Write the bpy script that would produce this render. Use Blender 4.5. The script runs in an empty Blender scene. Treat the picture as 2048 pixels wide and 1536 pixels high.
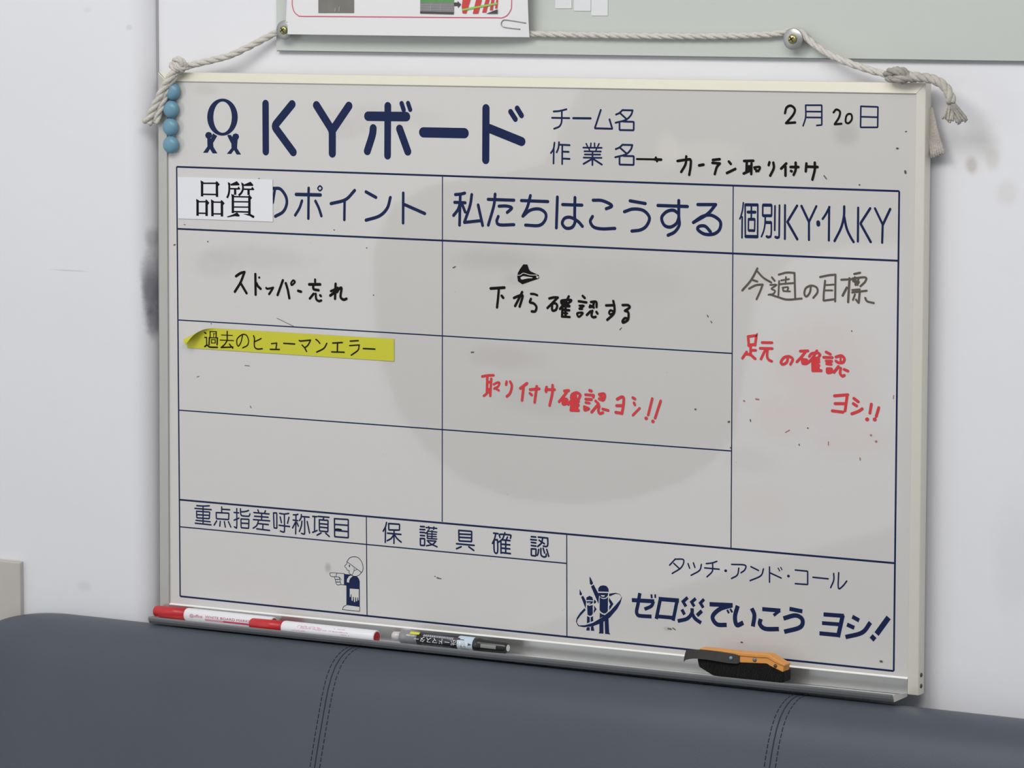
import bpy, bmesh, math, random
from mathutils import Vector, Matrix
from mathutils.geometry import tessellate_polygon

random.seed(7)
S = bpy.context.scene
COL = S.collection
R = math.radians

# ------------------------------------------------------------------ camera
BH = 1.30                      # height of the printed grid's upper left corner above the floor
CAM = Vector((2.445319, -3.3038469, BH + 0.20654439))
FPX = 7795.28
RIGHT = Vector((0.851781452, 0.523896422, 0.000947704))
DOWN = Vector((0.0562211638, -0.0896088541, -0.994388975))
FWD = Vector((-0.520871903, 0.847055366, -0.105781226))
cd = bpy.data.cameras.new('camera')
cd.sensor_width = 36.0
cd.lens = FPX / 2048.0 * 36.0
cd.clip_start = 0.05
cam = bpy.data.objects.new('camera', cd)
COL.objects.link(cam)
m3 = Matrix((RIGHT, -DOWN, -FWD)).transposed()
cam.matrix_world = Matrix.Translation(CAM) @ m3.to_4x4()
S.camera = cam

# ------------------------------------------------------------------ light and exposure
S.view_settings.view_transform = 'Standard'
S.view_settings.look = 'None'
S.view_settings.gamma = 1.0
S.view_settings.exposure = 0.11
W = bpy.data.worlds.new('room_light')
S.world = W
W.use_nodes = True
W.node_tree.nodes['Background'].inputs[0].default_value = (0.88, 0.93, 1.0, 1)
W.node_tree.nodes['Background'].inputs[1].default_value = 0.34


def area(name, loc, target, sx, sy, power, col):
    ld = bpy.data.lights.new(name, 'AREA')
    ld.shape = 'RECTANGLE'
    ld.size, ld.size_y = sx, sy
    ld.energy = power
    ld.color = col
    o = bpy.data.objects.new(name, ld)
    COL.objects.link(o)
    o.location = loc
    o.rotation_euler = (Vector(target) - Vector(loc)).to_track_quat('-Z', 'Y').to_euler()
    return o


area('ceiling_lamp', (0.2, -2.0, 2.85), (0.3, -0.3, 1.0), 1.4, 0.9, 26, (1.0, 0.98, 0.94))
area('ceiling_lamp', (1.9, -2.0, 2.85), (0.9, -0.2, 1.0), 1.5, 0.9, 22, (1.0, 0.98, 0.95))


# ------------------------------------------------------------------ helpers
def at(px, py, Y=0.0):
    """point of the photographed pixel on the plane y = Y"""
    d = RIGHT * ((px - 1024) / FPX) + DOWN * ((py - 768) / FPX) + FWD
    k = (Y - CAM.y) / d.y
    return CAM + d * k


def vz(v):
    return BH - v


def obj(name, verts, faces, mat, parent=None, smooth=False, mats=None, fmat=None):
    me = bpy.data.meshes.new(name)
    off = parent_loc(parent)
    me.from_pydata([tuple(Vector(v) - off) for v in verts], [], faces)
    for m in (mats or [mat]):
        me.materials.append(m)
    if fmat:
        for p, i in zip(me.polygons, fmat):
            p.material_index = i
    if smooth:
        for p in me.polygons:
            p.use_smooth = True
    me.update()
    o = bpy.data.objects.new(name, me)
    COL.objects.link(o)
    if parent:
        o.parent = parent
    return o


def parent_loc(p):
    v = Vector((0, 0, 0))
    while p:
        v += p.location
        p = p.parent
    return v


def thing(name, loc, label, cat, group=None):
    o = bpy.data.objects.new(name, None)
    o.empty_display_size = 0.02
    COL.objects.link(o)
    o.location = loc
    o['label'] = label
    o['category'] = cat
    if group:
        o['group'] = group
    return o


def tag(o, label, cat, group=None):
    o['label'] = label
    o['category'] = cat
    if group:
        o['group'] = group
    return o


def struct(o):
    o['kind'] = 'structure'
    return o


def bevel(o, w, seg=3, angle=30):
    md = o.modifiers.new('bevel', 'BEVEL')
    md.width = w
    md.segments = seg
    md.limit_method = 'ANGLE'
    md.angle_limit = R(angle)
    return o


class MB:
    def __init__(s):
        s.v, s.f, s.m = [], [], []

    def add(s, v, f, mi=0):
        b = len(s.v)
        s.v += [Vector(p) for p in v]
        s.f += [tuple(i + b for i in q) for q in f]
        s.m += [mi] * len(f)

    def box(s, x0, x1, y0, y1, z0, z1, mi=0):
        v = [(x, y, z) for x in (x0, x1) for y in (y0, y1) for z in (z0, z1)]
        s.add(v, [(0, 1, 3, 2), (4, 6, 7, 5), (0, 4, 5, 1), (2, 3, 7, 6), (0, 2, 6, 4), (1, 5, 7, 3)], mi)

    def prism(s, poly, d, mi=0):
        """poly: list of points; extruded by the vector d"""
        n = len(poly)
        v = [Vector(p) for p in poly] + [Vector(p) + Vector(d) for p in poly]
        f = [tuple(range(n))[::-1], tuple(range(n, 2 * n))]
        for i in range(n):
            j = (i + 1) % n
            f.append((i, j, n + j, n + i))
        s.add(v, f, mi)

    def tube(s, pts, r, seg=8, cap=True, mi=0):
        pts = [Vector(p) for p in pts]
        n = len(pts)
        rr = r if isinstance(r, (list, tuple)) else [r] * n
        t0 = (pts[1] - pts[0]).normalized()
        ref = Vector((0, 0, 1)) if abs(t0.z) < 0.9 else Vector((1, 0, 0))
        nrm = t0.cross(ref).normalized()
        v = []
        for i, p in enumerate(pts):
            t = (pts[min(i + 1, n - 1)] - pts[max(i - 1, 0)]).normalized()
            nrm = (nrm - t * nrm.dot(t)).normalized()
            bn = t.cross(nrm)
            for k in range(seg):
                a = 2 * math.pi * k / seg
                v.append(p + (nrm * math.cos(a) + bn * math.sin(a)) * rr[i])
        f = []
        for i in range(n - 1):
            for k in range(seg):
                k2 = (k + 1) % seg
                f.append((i * seg + k, i * seg + k2, (i + 1) * seg + k2, (i + 1) * seg + k))
        if cap:
            f.append(tuple(range(seg))[::-1])
            f.append(tuple(range((n - 1) * seg, n * seg)))
        s.add(v, f, mi)

    def lathe(s, origin, axis, prof, seg=32, mi=0):
        """prof: (distance along axis, radius)"""
        axis = Vector(axis).normalized()
        ref = Vector((0, 0, 1)) if abs(axis.z) < 0.9 else Vector((1, 0, 0))
        u = axis.cross(ref).normalized()
        w = axis.cross(u)
        v, f = [], []
        for d, r in prof:
            for k in range(seg):
                a = 2 * math.pi * k / seg
                v.append(Vector(origin) + axis * d + (u * math.cos(a) + w * math.sin(a)) * r)
        for i in range(len(prof) - 1):
            for k in range(seg):
                k2 = (k + 1) % seg
                f.append((i * seg + k, i * seg + k2, (i + 1) * seg + k2, (i + 1) * seg + k))
        f.append(tuple(range(seg))[::-1])
        f.append(tuple(range((len(prof) - 1) * seg, len(prof) * seg)))
        s.add(v, f, mi)

    def build(s, name, mat, parent=None, smooth=False, mats=None):
        o = obj(name, s.v, s.f, mat, parent, smooth, mats, s.m if mats else None)
        bm = bmesh.new()
        bm.from_mesh(o.data)
        bmesh.ops.recalc_face_normals(bm, faces=bm.faces)
        bm.to_mesh(o.data)
        bm.free()
        return o


# ------------------------------------------------------------------ materials
def mat(name, col, rough=0.5, metal=0.0, spec=0.5, noise=0.0, nscale=20.0, bump=0.0, bscale=200.0, sheen=0.0, coat=0.0):
    m = bpy.data.materials.new(name)
    m.use_nodes = True
    nt = m.node_tree
    b = nt.nodes['Principled BSDF']
    b.inputs['Base Color'].default_value = (*col, 1)
    b.inputs['Roughness'].default_value = rough
    b.inputs['Metallic'].default_value = metal
    b.inputs['Specular IOR Level'].default_value = spec
    b.inputs['Sheen Weight'].default_value = sheen
    b.inputs['Coat Weight'].default_value = coat
    tc = nt.nodes.new('ShaderNodeTexCoord')
    if noise:
        n = nt.nodes.new('ShaderNodeTexNoise')
        n.inputs['Scale'].default_value = nscale
        n.inputs['Detail'].default_value = 6
        nt.links.new(tc.outputs['Object'], n.inputs['Vector'])
        mx = nt.nodes.new('ShaderNodeMix')
        mx.data_type = 'RGBA'
        mx.inputs['A'].default_value = (*[c * (1 - noise) for c in col], 1)
        mx.inputs['B'].default_value = (*[min(1, c * (1 + noise)) for c in col], 1)
        nt.links.new(n.outputs['Fac'], mx.inputs['Factor'])
        nt.links.new(mx.outputs['Result'], b.inputs['Base Color'])
    if bump:
        n2 = nt.nodes.new('ShaderNodeTexNoise')
        n2.inputs['Scale'].default_value = bscale
        n2.inputs['Detail'].default_value = 4
        nt.links.new(tc.outputs['Object'], n2.inputs['Vector'])
        bp = nt.nodes.new('ShaderNodeBump')
        bp.inputs['Strength'].default_value = bump
        bp.inputs['Distance'].default_value = 0.002
        nt.links.new(n2.outputs['Fac'], bp.inputs['Height'])
        nt.links.new(bp.outputs['Normal'], b.inputs['Normal'])
    return m


def stains(m, items):
    """soft patches of dirt, each with a place (x, z), radii, colour and strength"""
    nt = m.node_tree
    b = nt.nodes['Principled BSDF']
    src = None
    if b.inputs['Base Color'].is_linked:
        src = b.inputs['Base Color'].links[0].from_socket
    geo = nt.nodes.new('ShaderNodeNewGeometry')
    nz = nt.nodes.new('ShaderNodeTexNoise')
    nz.inputs['Scale'].default_value = 26
    nz.inputs['Detail'].default_value = 7
    nz.inputs['Roughness'].default_value = 0.65
    nt.links.new(geo.outputs['Position'], nz.inputs['Vector'])
    for (x, z, rx, rz, col, st, rag) in items:
        mp = nt.nodes.new('ShaderNodeMapping')
        mp.inputs['Location'].default_value = (-x / rx, 0, -z / rz)
        mp.inputs['Scale'].default_value = (1 / rx, 0, 1 / rz)
        nt.links.new(geo.outputs['Position'], mp.inputs['Vector'])
        ln = nt.nodes.new('ShaderNodeVectorMath')
        ln.operation = 'LENGTH'
        nt.links.new(mp.outputs['Vector'], ln.inputs[0])
        ad = nt.nodes.new('ShaderNodeMath')
        ad.operation = 'MULTIPLY_ADD'
        nt.links.new(nz.outputs['Fac'], ad.inputs[0])
        ad.inputs[1].default_value = rag
        nt.links.new(ln.outputs['Value'], ad.inputs[2])
        mr = nt.nodes.new('ShaderNodeMapRange')
        mr.interpolation_type = 'SMOOTHSTEP'
        mr.inputs['From Min'].default_value = 0.25 + rag * 0.5
        mr.inputs['From Max'].default_value = 1.0 + rag * 0.5
        mr.inputs['To Min'].default_value = st
        mr.inputs['To Max'].default_value = 0.0
        nt.links.new(ad.outputs[0], mr.inputs['Value'])
        mx = nt.nodes.new('ShaderNodeMix')
        mx.data_type = 'RGBA'
        if src:
            nt.links.new(src, mx.inputs['A'])
        else:
            mx.inputs['A'].default_value = b.inputs['Base Color'].default_value
        mx.inputs['B'].default_value = (*col, 1)
        nt.links.new(mr.outputs['Result'], mx.inputs['Factor'])
        src = mx.outputs['Result']
    nt.links.new(src, b.inputs['Base Color'])
    return m


def P(px, py, Y=0.0):
    q = at(px, py, Y)
    return q.x, q.z


def st(px, py, rpx, rpz, col, s, rag=0.8, Y=0.0):
    x, z = P(px, py, Y)
    return (x, z, rpx / 1700.0, rpz / 1980.0, col, s, rag)


WALLC = (0.80, 0.80, 0.83)
M_wall = mat('white_wall_paint', WALLC, 0.75, noise=0.02, nscale=6, bump=0.12, bscale=60)
GB = (0.42, 0.40, 0.37)
stains(M_wall, [
    st(1945, 275, 60, 80, (0.60, 0.57, 0.53), 0.35, 0.9, 0.02),
    st(1943, 330, 14, 22, (0.45, 0.37, 0.31), 0.55, 0.6, 0.02),
    st(1985, 318, 18, 30, (0.55, 0.48, 0.42), 0.4, 0.6, 0.02),
    st(2015, 385, 26, 34, (0.6, 0.55, 0.5), 0.3, 0.6, 0.02),
    st(2030, 1120, 60, 160, (0.62, 0.62, 0.64), 0.25, 0.8, 0.02)])
PX = at(314, 120, 0.020).x        # right face of the shallow pillar
M_pillar = mat('white_pillar_paint', WALLC, 0.75, noise=0.02, nscale=6, bump=0.12, bscale=60)
SC = (0.10, 0.10, 0.13)
stains(M_pillar, [
    (PX - 0.0020, P(301, 570)[1], 0.009, 0.062, SC, 0.5, 1.3),
    (PX - 0.0025, P(301, 585)[1], 0.007, 0.030, SC, 0.6, 1.0),
    (PX - 0.0005, P(301, 640)[1], 0.006, 0.028, SC, 0.65, 0.9),
    (PX - 0.0015, P(301, 478)[1], 0.006, 0.016, SC, 0.35, 1.0),
    st(258, 55, 8, 9, (0.5, 0.5, 0.52), 0.35, 0.3, -0.005),
    st(175, 20, 14, 8, (0.55, 0.53, 0.52), 0.2, 0.5, -0.005),
    st(170, 1172, 22, 16, (0.5, 0.5, 0.5), 0.22, 0.5, -0.005),
    st(140, 541, 60, 2.2, (0.4, 0.4, 0.42), 0.4, 0.25, -0.005)])
M_blocker = mat('blocker_grey', (0.05, 0.05, 0.05), 0.8)
M_cornershade = mat('grey_corner_shade', (0.36, 0.355, 0.36), 0.8)
M_glow = mat('cool_white_glow', (0.8, 0.8, 0.8), 0.3)
M_glow.node_tree.nodes['Principled BSDF'].inputs['Emission Color'].default_value = (0.93, 0.97, 1.0, 1)
M_glow.node_tree.nodes['Principled BSDF'].inputs['Emission Strength'].default_value = 1.0
M_floor = mat('grey_floor_tile', (0.35, 0.35, 0.34), 0.6, noise=0.1, nscale=4)
PAN = (0.62, 0.605, 0.585)
M_panel = mat('whiteboard_enamel', PAN, 0.028, spec=0.5, noise=0.012, nscale=9)
GY = (0.36, 0.355, 0.34)
PK = (0.62, 0.47, 0.48)
stains(M_panel, [
    st(520, 515, 150, 40, GY, 0.22), st(430, 530, 70, 45, (0.40, 0.36, 0.36), 0.22),
    st(1000, 520, 120, 34, GY, 0.26), st(1230, 560, 180, 70, GY, 0.10),
    st(1010, 715, 110, 34, (0.42, 0.36, 0.35), 0.22), st(1080, 800, 140, 50, GY, 0.16),
    st(1640, 740, 150, 130, PK, 0.34, 0.9), st(1570, 840, 90, 60, PK, 0.28, 0.9),
    st(1700, 880, 110, 50, PK, 0.28, 0.9), st(1500, 920, 70, 40, GY, 0.14),
    st(1692, 268, 34, 34, GY, 0.35, 0.6), st(1420, 305, 95, 30, (0.70, 0.68, 0.62), 0.5, 0.7),
    st(1335, 300, 30, 50, (0.72, 0.70, 0.62), 0.5, 0.7),
    st(760, 235, 170, 34, (0.50, 0.44, 0.41), 0.26), st(690, 260, 60, 30, (0.42, 0.36, 0.34), 0.2),
    st(410, 180, 36, 18, (0.48, 0.44, 0.36), 0.3), st(656, 1135, 10, 14, (0.25, 0.25, 0.25), 0.5, 0.6),
    st(1335, 1258, 12, 6, (0.3, 0.3, 0.3), 0.4, 0.5), st(1520, 1010, 80, 50, PK, 0.16),
    st(480, 1165, 110, 34, PK, 0.10), st(1030, 560, 40, 20, GY, 0.2)])
# fine specks of dried ink
nt = M_panel.node_tree
_b = nt.nodes['Principled BSDF']
_geo = nt.nodes.new('ShaderNodeNewGeometry')
_vo = nt.nodes.new('ShaderNodeTexVoronoi')
_vo.inputs['Scale'].default_value = 34
nt.links.new(_geo.outputs['Position'], _vo.inputs['Vector'])
_mr = nt.nodes.new('ShaderNodeMapRange')
_mr.inputs['From Min'].default_value = 0.012
_mr.inputs['From Max'].default_value = 0.032
_mr.inputs['To Min'].default_value = 0.3
_mr.inputs['To Max'].default_value = 0.0
nt.links.new(_vo.outputs['Distance'], _mr.inputs['Value'])
_mx = nt.nodes.new('ShaderNodeMix')
_mx.data_type = 'RGBA'
nt.links.new(_b.inputs['Base Color'].links[0].from_socket, _mx.inputs['A'])
_mx.inputs['B'].default_value = (0.16, 0.16, 0.16, 1)
nt.links.new(_mr.outputs['Result'], _mx.inputs['Factor'])
nt.links.new(_mx.outputs['Result'], _b.inputs['Base Color'])

M_ink = mat('navy_print', (0.010, 0.019, 0.075), 0.30, spec=0.12, noise=0.08, nscale=60)
M_black = mat('black_marker_ink', (0.008, 0.006, 0.006), 0.6, spec=0.1, noise=0.2, nscale=120)
M_grey = mat('faded_marker_ink', (0.105, 0.085, 0.068), 0.5, spec=0.3, noise=0.3, nscale=140)
M_red = mat('red_marker_ink', (0.66, 0.045, 0.052), 0.5, spec=0.3, noise=0.12, nscale=120)
M_redfade = mat('faded_red_ink', (0.48, 0.14, 0.16), 0.5, noise=0.2, nscale=120)
M_white = mat('bare_panel_enamel', PAN, 0.05)
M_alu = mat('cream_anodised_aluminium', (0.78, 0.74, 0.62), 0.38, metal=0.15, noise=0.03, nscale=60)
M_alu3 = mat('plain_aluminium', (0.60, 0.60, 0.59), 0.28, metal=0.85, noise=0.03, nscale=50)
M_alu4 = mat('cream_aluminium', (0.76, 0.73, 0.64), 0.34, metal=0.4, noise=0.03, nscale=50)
M_alu5 = mat('shaded_aluminium', (0.50, 0.49, 0.455), 0.4, metal=0.6, noise=0.04, nscale=50)  # left rail's dark reflection painted as a darker base colour
M_edge = mat('rail_edge_highlight', (0.93, 0.92, 0.88), 0.4)  # highlight along the bottom rail's upper edge, put into the colour
M_alu2 = mat('brushed_aluminium', (0.72, 0.70, 0.65), 0.32, metal=0.65, noise=0.03, nscale=50)
M_tray = mat('grey_aluminium_tray', (0.66, 0.66, 0.65), 0.36, metal=0.6, noise=0.06, nscale=30)
M_lip = mat('tray_lip_aluminium', (0.36, 0.365, 0.37), 0.35, metal=0.8, noise=0.10, nscale=40)
M_hole = mat('dark_rivet', (0.09, 0.06, 0.05), 0.6)
M_glass = mat('pale_green_board', (0.555, 0.585, 0.545), 0.25, spec=0.4, noise=0.03, nscale=5)
M_glassedge = mat('board_edge', (0.16, 0.19, 0.18), 0.4)
M_paper = mat('white_paper', (0.80, 0.79, 0.80), 0.85, noise=0.01, nscale=8)
M_strip = mat('strip_paper', (0.74, 0.74, 0.75), 0.85, noise=0.02, nscale=20)
M_label = mat('label_paper', (0.82, 0.82, 0.85), 0.8, noise=0.02, nscale=20)
M_yellow = mat('yellow_label_film', (0.62, 0.60, 0.028), 0.55, noise=0.06, nscale=40)
M_yback = mat('label_backing', (0.55, 0.52, 0.45), 0.7)
M_mincho = mat('black_label_print', (0.008, 0.007, 0.014), 0.7, spec=0.1)
M_mincho2 = mat('black_strip_print', (0.018, 0.015, 0.006), 0.7, spec=0.1)
M_pink = mat('pink_line_print', (0.68, 0.10, 0.17), 0.8)
M_photo = mat('grey_photo_print', (0.19, 0.185, 0.165), 0.7, noise=0.25, nscale=60)
M_photo2 = mat('grey_wall_print', (0.24, 0.23, 0.24), 0.7, noise=0.15, nscale=90)
M_green = mat('green_print', (0.12, 0.30, 0.11), 0.7, noise=0.15, nscale=90)
M_lime = mat('lime_print', (0.30, 0.56, 0.10), 0.7)
M_rprint = mat('red_stripe_print', (0.60, 0.06, 0.06), 0.7)
M_dark = mat('dark_print', (0.07, 0.06, 0.065), 0.7)
M_bandl = mat('light_line_print', (0.45, 0.44, 0.44), 0.7)
M_blue = mat('blue_magnet_plastic', (0.15, 0.315, 0.42), 0.34, spec=0.45, noise=0.05, nscale=50)
M_washer = mat('galvanised_washer', (0.42, 0.43, 0.42), 0.38, metal=0.8)
M_brass = mat('yellow_zinc_screw', (0.50, 0.44, 0.20), 0.32, metal=0.85)
M_slot = mat('screw_recess', (0.05, 0.045, 0.02), 0.5, metal=0.5)
M_rope = mat('cotton_rope', (0.62, 0.585, 0.53), 0.9, noise=0.14, nscale=170, bump=0.6, bscale=500)
M_ropetail = mat('greyed_rope', (0.50, 0.46, 0.41), 0.9, noise=0.28, nscale=90, bump=0.6, bscale=500)
M_ropedirty = mat('soiled_rope', (0.37, 0.345, 0.31), 0.9, noise=0.65, nscale=75, bump=0.6, bscale=500)
M_mred = mat('red_cap_plastic', (0.56, 0.022, 0.03), 0.35, spec=0.5)
M_mwhite = mat('white_barrel_plastic', (0.84, 0.84, 0.87), 0.35)
M_mprint = mat('magenta_print', (0.60, 0.055, 0.16), 0.5)
M_mprint2 = mat('pale_magenta_print', (0.72, 0.33, 0.42), 0.5)
M_plug = mat('red_end_plug', (0.42, 0.015, 0.025), 0.4)
M_smoke = mat('smoky_barrel_plastic', (0.25, 0.255, 0.27), 0.2, spec=0.7, noise=0.15, nscale=60)
M_blk = mat('black_cap_plastic', (0.018, 0.017, 0.018), 0.25, spec=0.6)
M_blabel = mat('black_label_film', (0.022, 0.022, 0.028), 0.3, spec=0.6)
M_sky = mat('pale_blue_label_film', (0.56, 0.68, 0.78), 0.4)
M_silver = mat('silver_print', (0.42, 0.42, 0.47), 0.35, metal=0.2)
M_wprint = mat('white_print', (0.85, 0.85, 0.86), 0.5)
M_clear = mat('clear_tip_plastic', (0.62, 0.60, 0.59), 0.15, spec=0.6)
M_window = mat('grey_clip_window', (0.24, 0.25, 0.22), 0.25)
M_ylab = mat('yellow_tag_print', (0.72, 0.68, 0.03), 0.5)
M_orange = mat('orange_eraser_plastic', (0.76, 0.33, 0.075), 0.4, spec=0.45, noise=0.05, nscale=40)
M_felt = mat('black_felt', (0.008, 0.0075, 0.007), 0.95, noise=0.5, nscale=130, bump=1.0, bscale=700, sheen=0.08, spec=0.15)
M_strap = mat('dark_elastic_strap', (0.055, 0.052, 0.048), 0.85, noise=0.25, nscale=160)
M_rivet = mat('grey_rivet', (0.22, 0.24, 0.26), 0.4, metal=0.6)
M_rivetb = mat('blue_rivet', (0.22, 0.36, 0.45), 0.4, metal=0.3)
M_leather = mat('blue_grey_leatherette', (0.069, 0.080, 0.102), 0.46, spec=0.4, noise=0.16, nscale=5, bump=0.10, bscale=900)
M_thread = mat('dark_thread', (0.022, 0.027, 0.045), 0.8)
M_sofaleg = mat('dark_metal_leg', (0.05, 0.05, 0.055), 0.4, metal=0.8)
M_card = mat('beige_cardboard', (0.53, 0.50, 0.46), 0.85, noise=0.07, nscale=25)
M_wire = mat('steel_wire', (0.34, 0.34, 0.35), 0.3, metal=0.9)

# ------------------------------------------------------------------ the setting
WY = 0.020                       # wall face
WLX = -1.25                      # left wall face
struct(obj('floor', [(-2.6, WY, 0), (4.0, WY, 0), (4.0, -4.4, 0), (-2.6, -4.4, 0)], [(3, 2, 1, 0)], M_floor))
b = MB()
b.box(-2.6, 4.0, WY, WY + 0.1, 0, 2.9)
struct(b.build('wall_back', M_wall))
b = MB()
b.box(WLX - 0.1, WLX, -4.4, WY + 0.1, 0, 2.9)
struct(b.build('wall_left', M_wall))
# dark rounded panel, unseen, added to put a grey patch into the whiteboard's reflection
oc = [(1185, 170), (1150, 240), (1105, 330), (1000, 352), (880, 370), (805, 412), (768, 500), (768, 600), (782, 720), (815, 820), (870, 900), (950, 965),
      (1050, 1000), (1150, 1008), (1260, 998), (1360, 965), (1425, 925), (1470, 870), (1490, 740), (1510, 600), (1580, 520), (1700, 490), (1880, 480), (1890, 300), (1880, 170)]
pz = []
for px, py in oc:
    g = at(px, py, 0.0)
    d = (g - CAM).normalized()
    d.y = -d.y
    k = (WLX + 0.03 - g.x) / d.x
    h = g + d * k
    pz.append((WLX + 0.03, h.y, h.z))
b = MB()
b.box(WLX, WLX + 0.004, -4.3, -1.5, 0.3, 2.2)
struct(b.build('glow_pane', M_glow))  # unseen glowing pane, added to brighten the board's reflection from the left
b = MB()
b.prism(pz, (-0.02, 0, 0))
struct(b.build('reflection_blocker', M_blocker))
# shallow pillar with a rounded corner left of the board
PF = -0.006
rad = 0.0235
prof = [(WLX, WY + 0.001), (PX, WY + 0.001)]
for k in range(17):
    a = R(90 * k / 16)
    prof.append((PX - rad + rad * math.cos(a), PF + rad - rad * math.sin(a)))
prof.append((WLX, PF))
b = MB()
b.prism([(x, y, 0) for x, y in prof], (0, 0, 2.9))
pil = struct(b.build('trim_1', M_pillar))
pil.data.polygons.foreach_set('use_smooth', [True] * len(pil.data.polygons))
pil.data.set_sharp_from_angle(angle=R(30))
# dark strip standing in for the shade line in the inner corner
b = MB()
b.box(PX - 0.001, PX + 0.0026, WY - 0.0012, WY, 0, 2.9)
struct(b.build('corner_shade_strip', M_cornershade))

# ------------------------------------------------------------------ strokes
def catmull(pts, n=7):
    if len(pts) < 3:
        return pts
    closed = (pts[0] - pts[-1]).length < 1e-9
    out = []
    N = len(pts)
    for i in range(N - 1):
        p0 = pts[i - 1] if i > 0 else (pts[-2] if closed else pts[0] * 2 - pts[1])
        p1, p2 = pts[i], pts[i + 1]
        p3 = pts[i + 2] if i + 2 < N else (pts[1] if closed else pts[-1] * 2 - pts[-2])
        for k in range(n):
            t = k / n
            out.append(0.5 * ((2 * p1) + (p2 - p0) * t + (2 * p0 - 5 * p1 + 4 * p2 - p3) * t * t + (3 * p1 - p0 - 3 * p2 + p3) * t ** 3))
    out.append(pts[-1])
    return out


LAYER = [0]
WF = [1.0]                     # pen width factor
STEP = 1.6e-6                  # every stroke lies a hair above the one before it


def disc(mb, c, r, place, n=14):
    LAYER[0] += 1
    d = Vector((0, -STEP * LAYER[0], 0))
    mb.add([place(c.x + r * math.cos(2 * math.pi * k / n), c.y + r * math.sin(2 * math.pi * k / n)) + d for k in range(n)], [tuple(range(n))])


def ribbon(mb, pts, r, place, butt=False, smooth=False):
    q = [pts[0]]
    for p in pts[1:]:
        if (p - q[-1]).length > 1e-7:
            q.append(p)
    pts = q
    if len(pts) < 2:
        return disc(mb, pts[0], r, place)
    if not smooth and not butt:
        # soften the corners of a plain polyline
        closed = (pts[0] - pts[-1]).length < 1e-7
        q = [pts[0]]
        for i in range(1, len(pts) - 1):
            a, c = pts[i - 1] - pts[i], pts[i + 1] - pts[i]
            k = min(r * 0.9, a.length * 0.4, c.length * 0.4)
            p0, p2 = pts[i] + a.normalized() * k, pts[i] + c.normalized() * k
            q += [p0 * (1 - t) ** 2 + pts[i] * 2 * t * (1 - t) + p2 * t * t for t in (0, 0.25, 0.5, 0.75, 1)]
        q.append(pts[-1])
        pts = q
    n = len(pts)
    y0 = -STEP * (LAYER[0] + 1)
    LAYER[0] += 2
    L, Rr, dy = [], [], []
    for i in range(n):
        a = (pts[i] - pts[i - 1]).normalized() if i > 0 else None
        c = (pts[i + 1] - pts[i]).normalized() if i < n - 1 else None
        a = c if a is None else a
        c = a if c is None else c
        na, nc = Vector((-a.y, a.x)), Vector((-c.y, c.x))
        m = na + nc
        if m.length < 1e-6:
            m = na
        m.normalize()
        k = r / max(0.45, m.dot(na))
        L.append(pts[i] + m * k)
        Rr.append(pts[i] - m * k)
        dy.append(y0 - STEP * i / (n - 1))
    o = [place(p.x, p.y) + Vector((0, dy[i % n], 0)) for i, p in enumerate(L + Rr)]
    f = [(i, i + 1, n + i + 1, n + i) for i in range(n - 1)]
    if not butt:
        for e, (c, t, yy) in enumerate(((pts[0], pts[0] - pts[1], dy[0]), (pts[-1], pts[-1] - pts[-2], dy[-1]))):
            a0 = math.atan2(t.y, t.x)
            b0 = len(o)
            o += [place(c.x + r * math.cos(a0 + R(90 - 18 * k)), c.y + r * math.sin(a0 + R(90 - 18 * k))) + Vector((0, yy, 0)) for k in range(11)]
            f.append(tuple(range(b0, b0 + 11)))
    mb.add(o, f)


def strokes(mb, org, s, w, data, place, Y=0.0):
    for tok in data.replace('\n', ' ').split(';'):
        tok = tok.strip()
        if not tok:
            continue
        ww = w
        if '@' in tok:
            tok, a = tok.split('@')
            ww = float(a)
        butt = sm = poly = False
        while tok[0] in '|~P':
            butt |= tok[0] == '|'
            sm |= tok[0] == '~'
            poly |= tok[0] == 'P'
            tok = tok[1:].strip()
        pts = []
        for q in tok.split():
            x, y = q.split(',')
            g = at(org[0] + float(x) / s, org[1] + float(y) / s, Y)
            pts.append(Vector((g.x, g.z)))
        if poly:
            if sm:
                pts = catmull(pts + [pts[0]], 5)[:-1]
            tri = tessellate_polygon([[Vector((p.x, p.y, 0)) for p in pts]])
            LAYER[0] += 1
            d = Vector((0, -STEP * LAYER[0], 0))
            mb.add([place(p.x, p.y) + d for p in pts], [tuple(t) for t in tri])
            continue
        if sm:
            pts = catmull(pts)
        r = ww * WF[0] / s / 1.9 * 0.0005
        ribbon(mb, pts, r, place, butt, sm)


def flat(y):
    return lambda x, z: Vector((x, y, z))


def fixn(o):
    """turn every flat face of a print towards the room"""
    me = o.data
    bm = bmesh.new()
    bm.from_mesh(me)
    bm.normal_update()
    bad = [f for f in bm.faces if f.normal.y > 0]
    bmesh.ops.reverse_faces(bm, faces=bad)
    bm.to_mesh(me)
    bm.free()
    return o


def mark(name, parent, mat_, blocks, y, label=None):
    if any('#' in k[3] for k in blocks):
        for org, s, w, data in blocks:
            for piece in data.split('#'):
                mark(name, parent, mat_, [(org, s, w, piece)], y, label)
        return
    mb = MB()
    LAYER[0] = 0
    WF[0] = 1.13 if name.startswith(('handw', 'printed_title')) else 1.05
    for org, s, w, data in blocks:
        strokes(mb, org, s, w, data, flat(y))
    WF[0] = 1.0
    o = fixn(obj(name, mb.v, mb.f, mat_, parent))
    if label:
        o['label'] = label
    return o


# ------------------------------------------------------------------ the whiteboard
def A(px, py, Y=-0.0025):
    q = at(px, py, Y)
    return q.x, q.z


FY = -0.0018


def F(px, py):
    q = at(px, py, FY)
    return q.x, q.z


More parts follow.
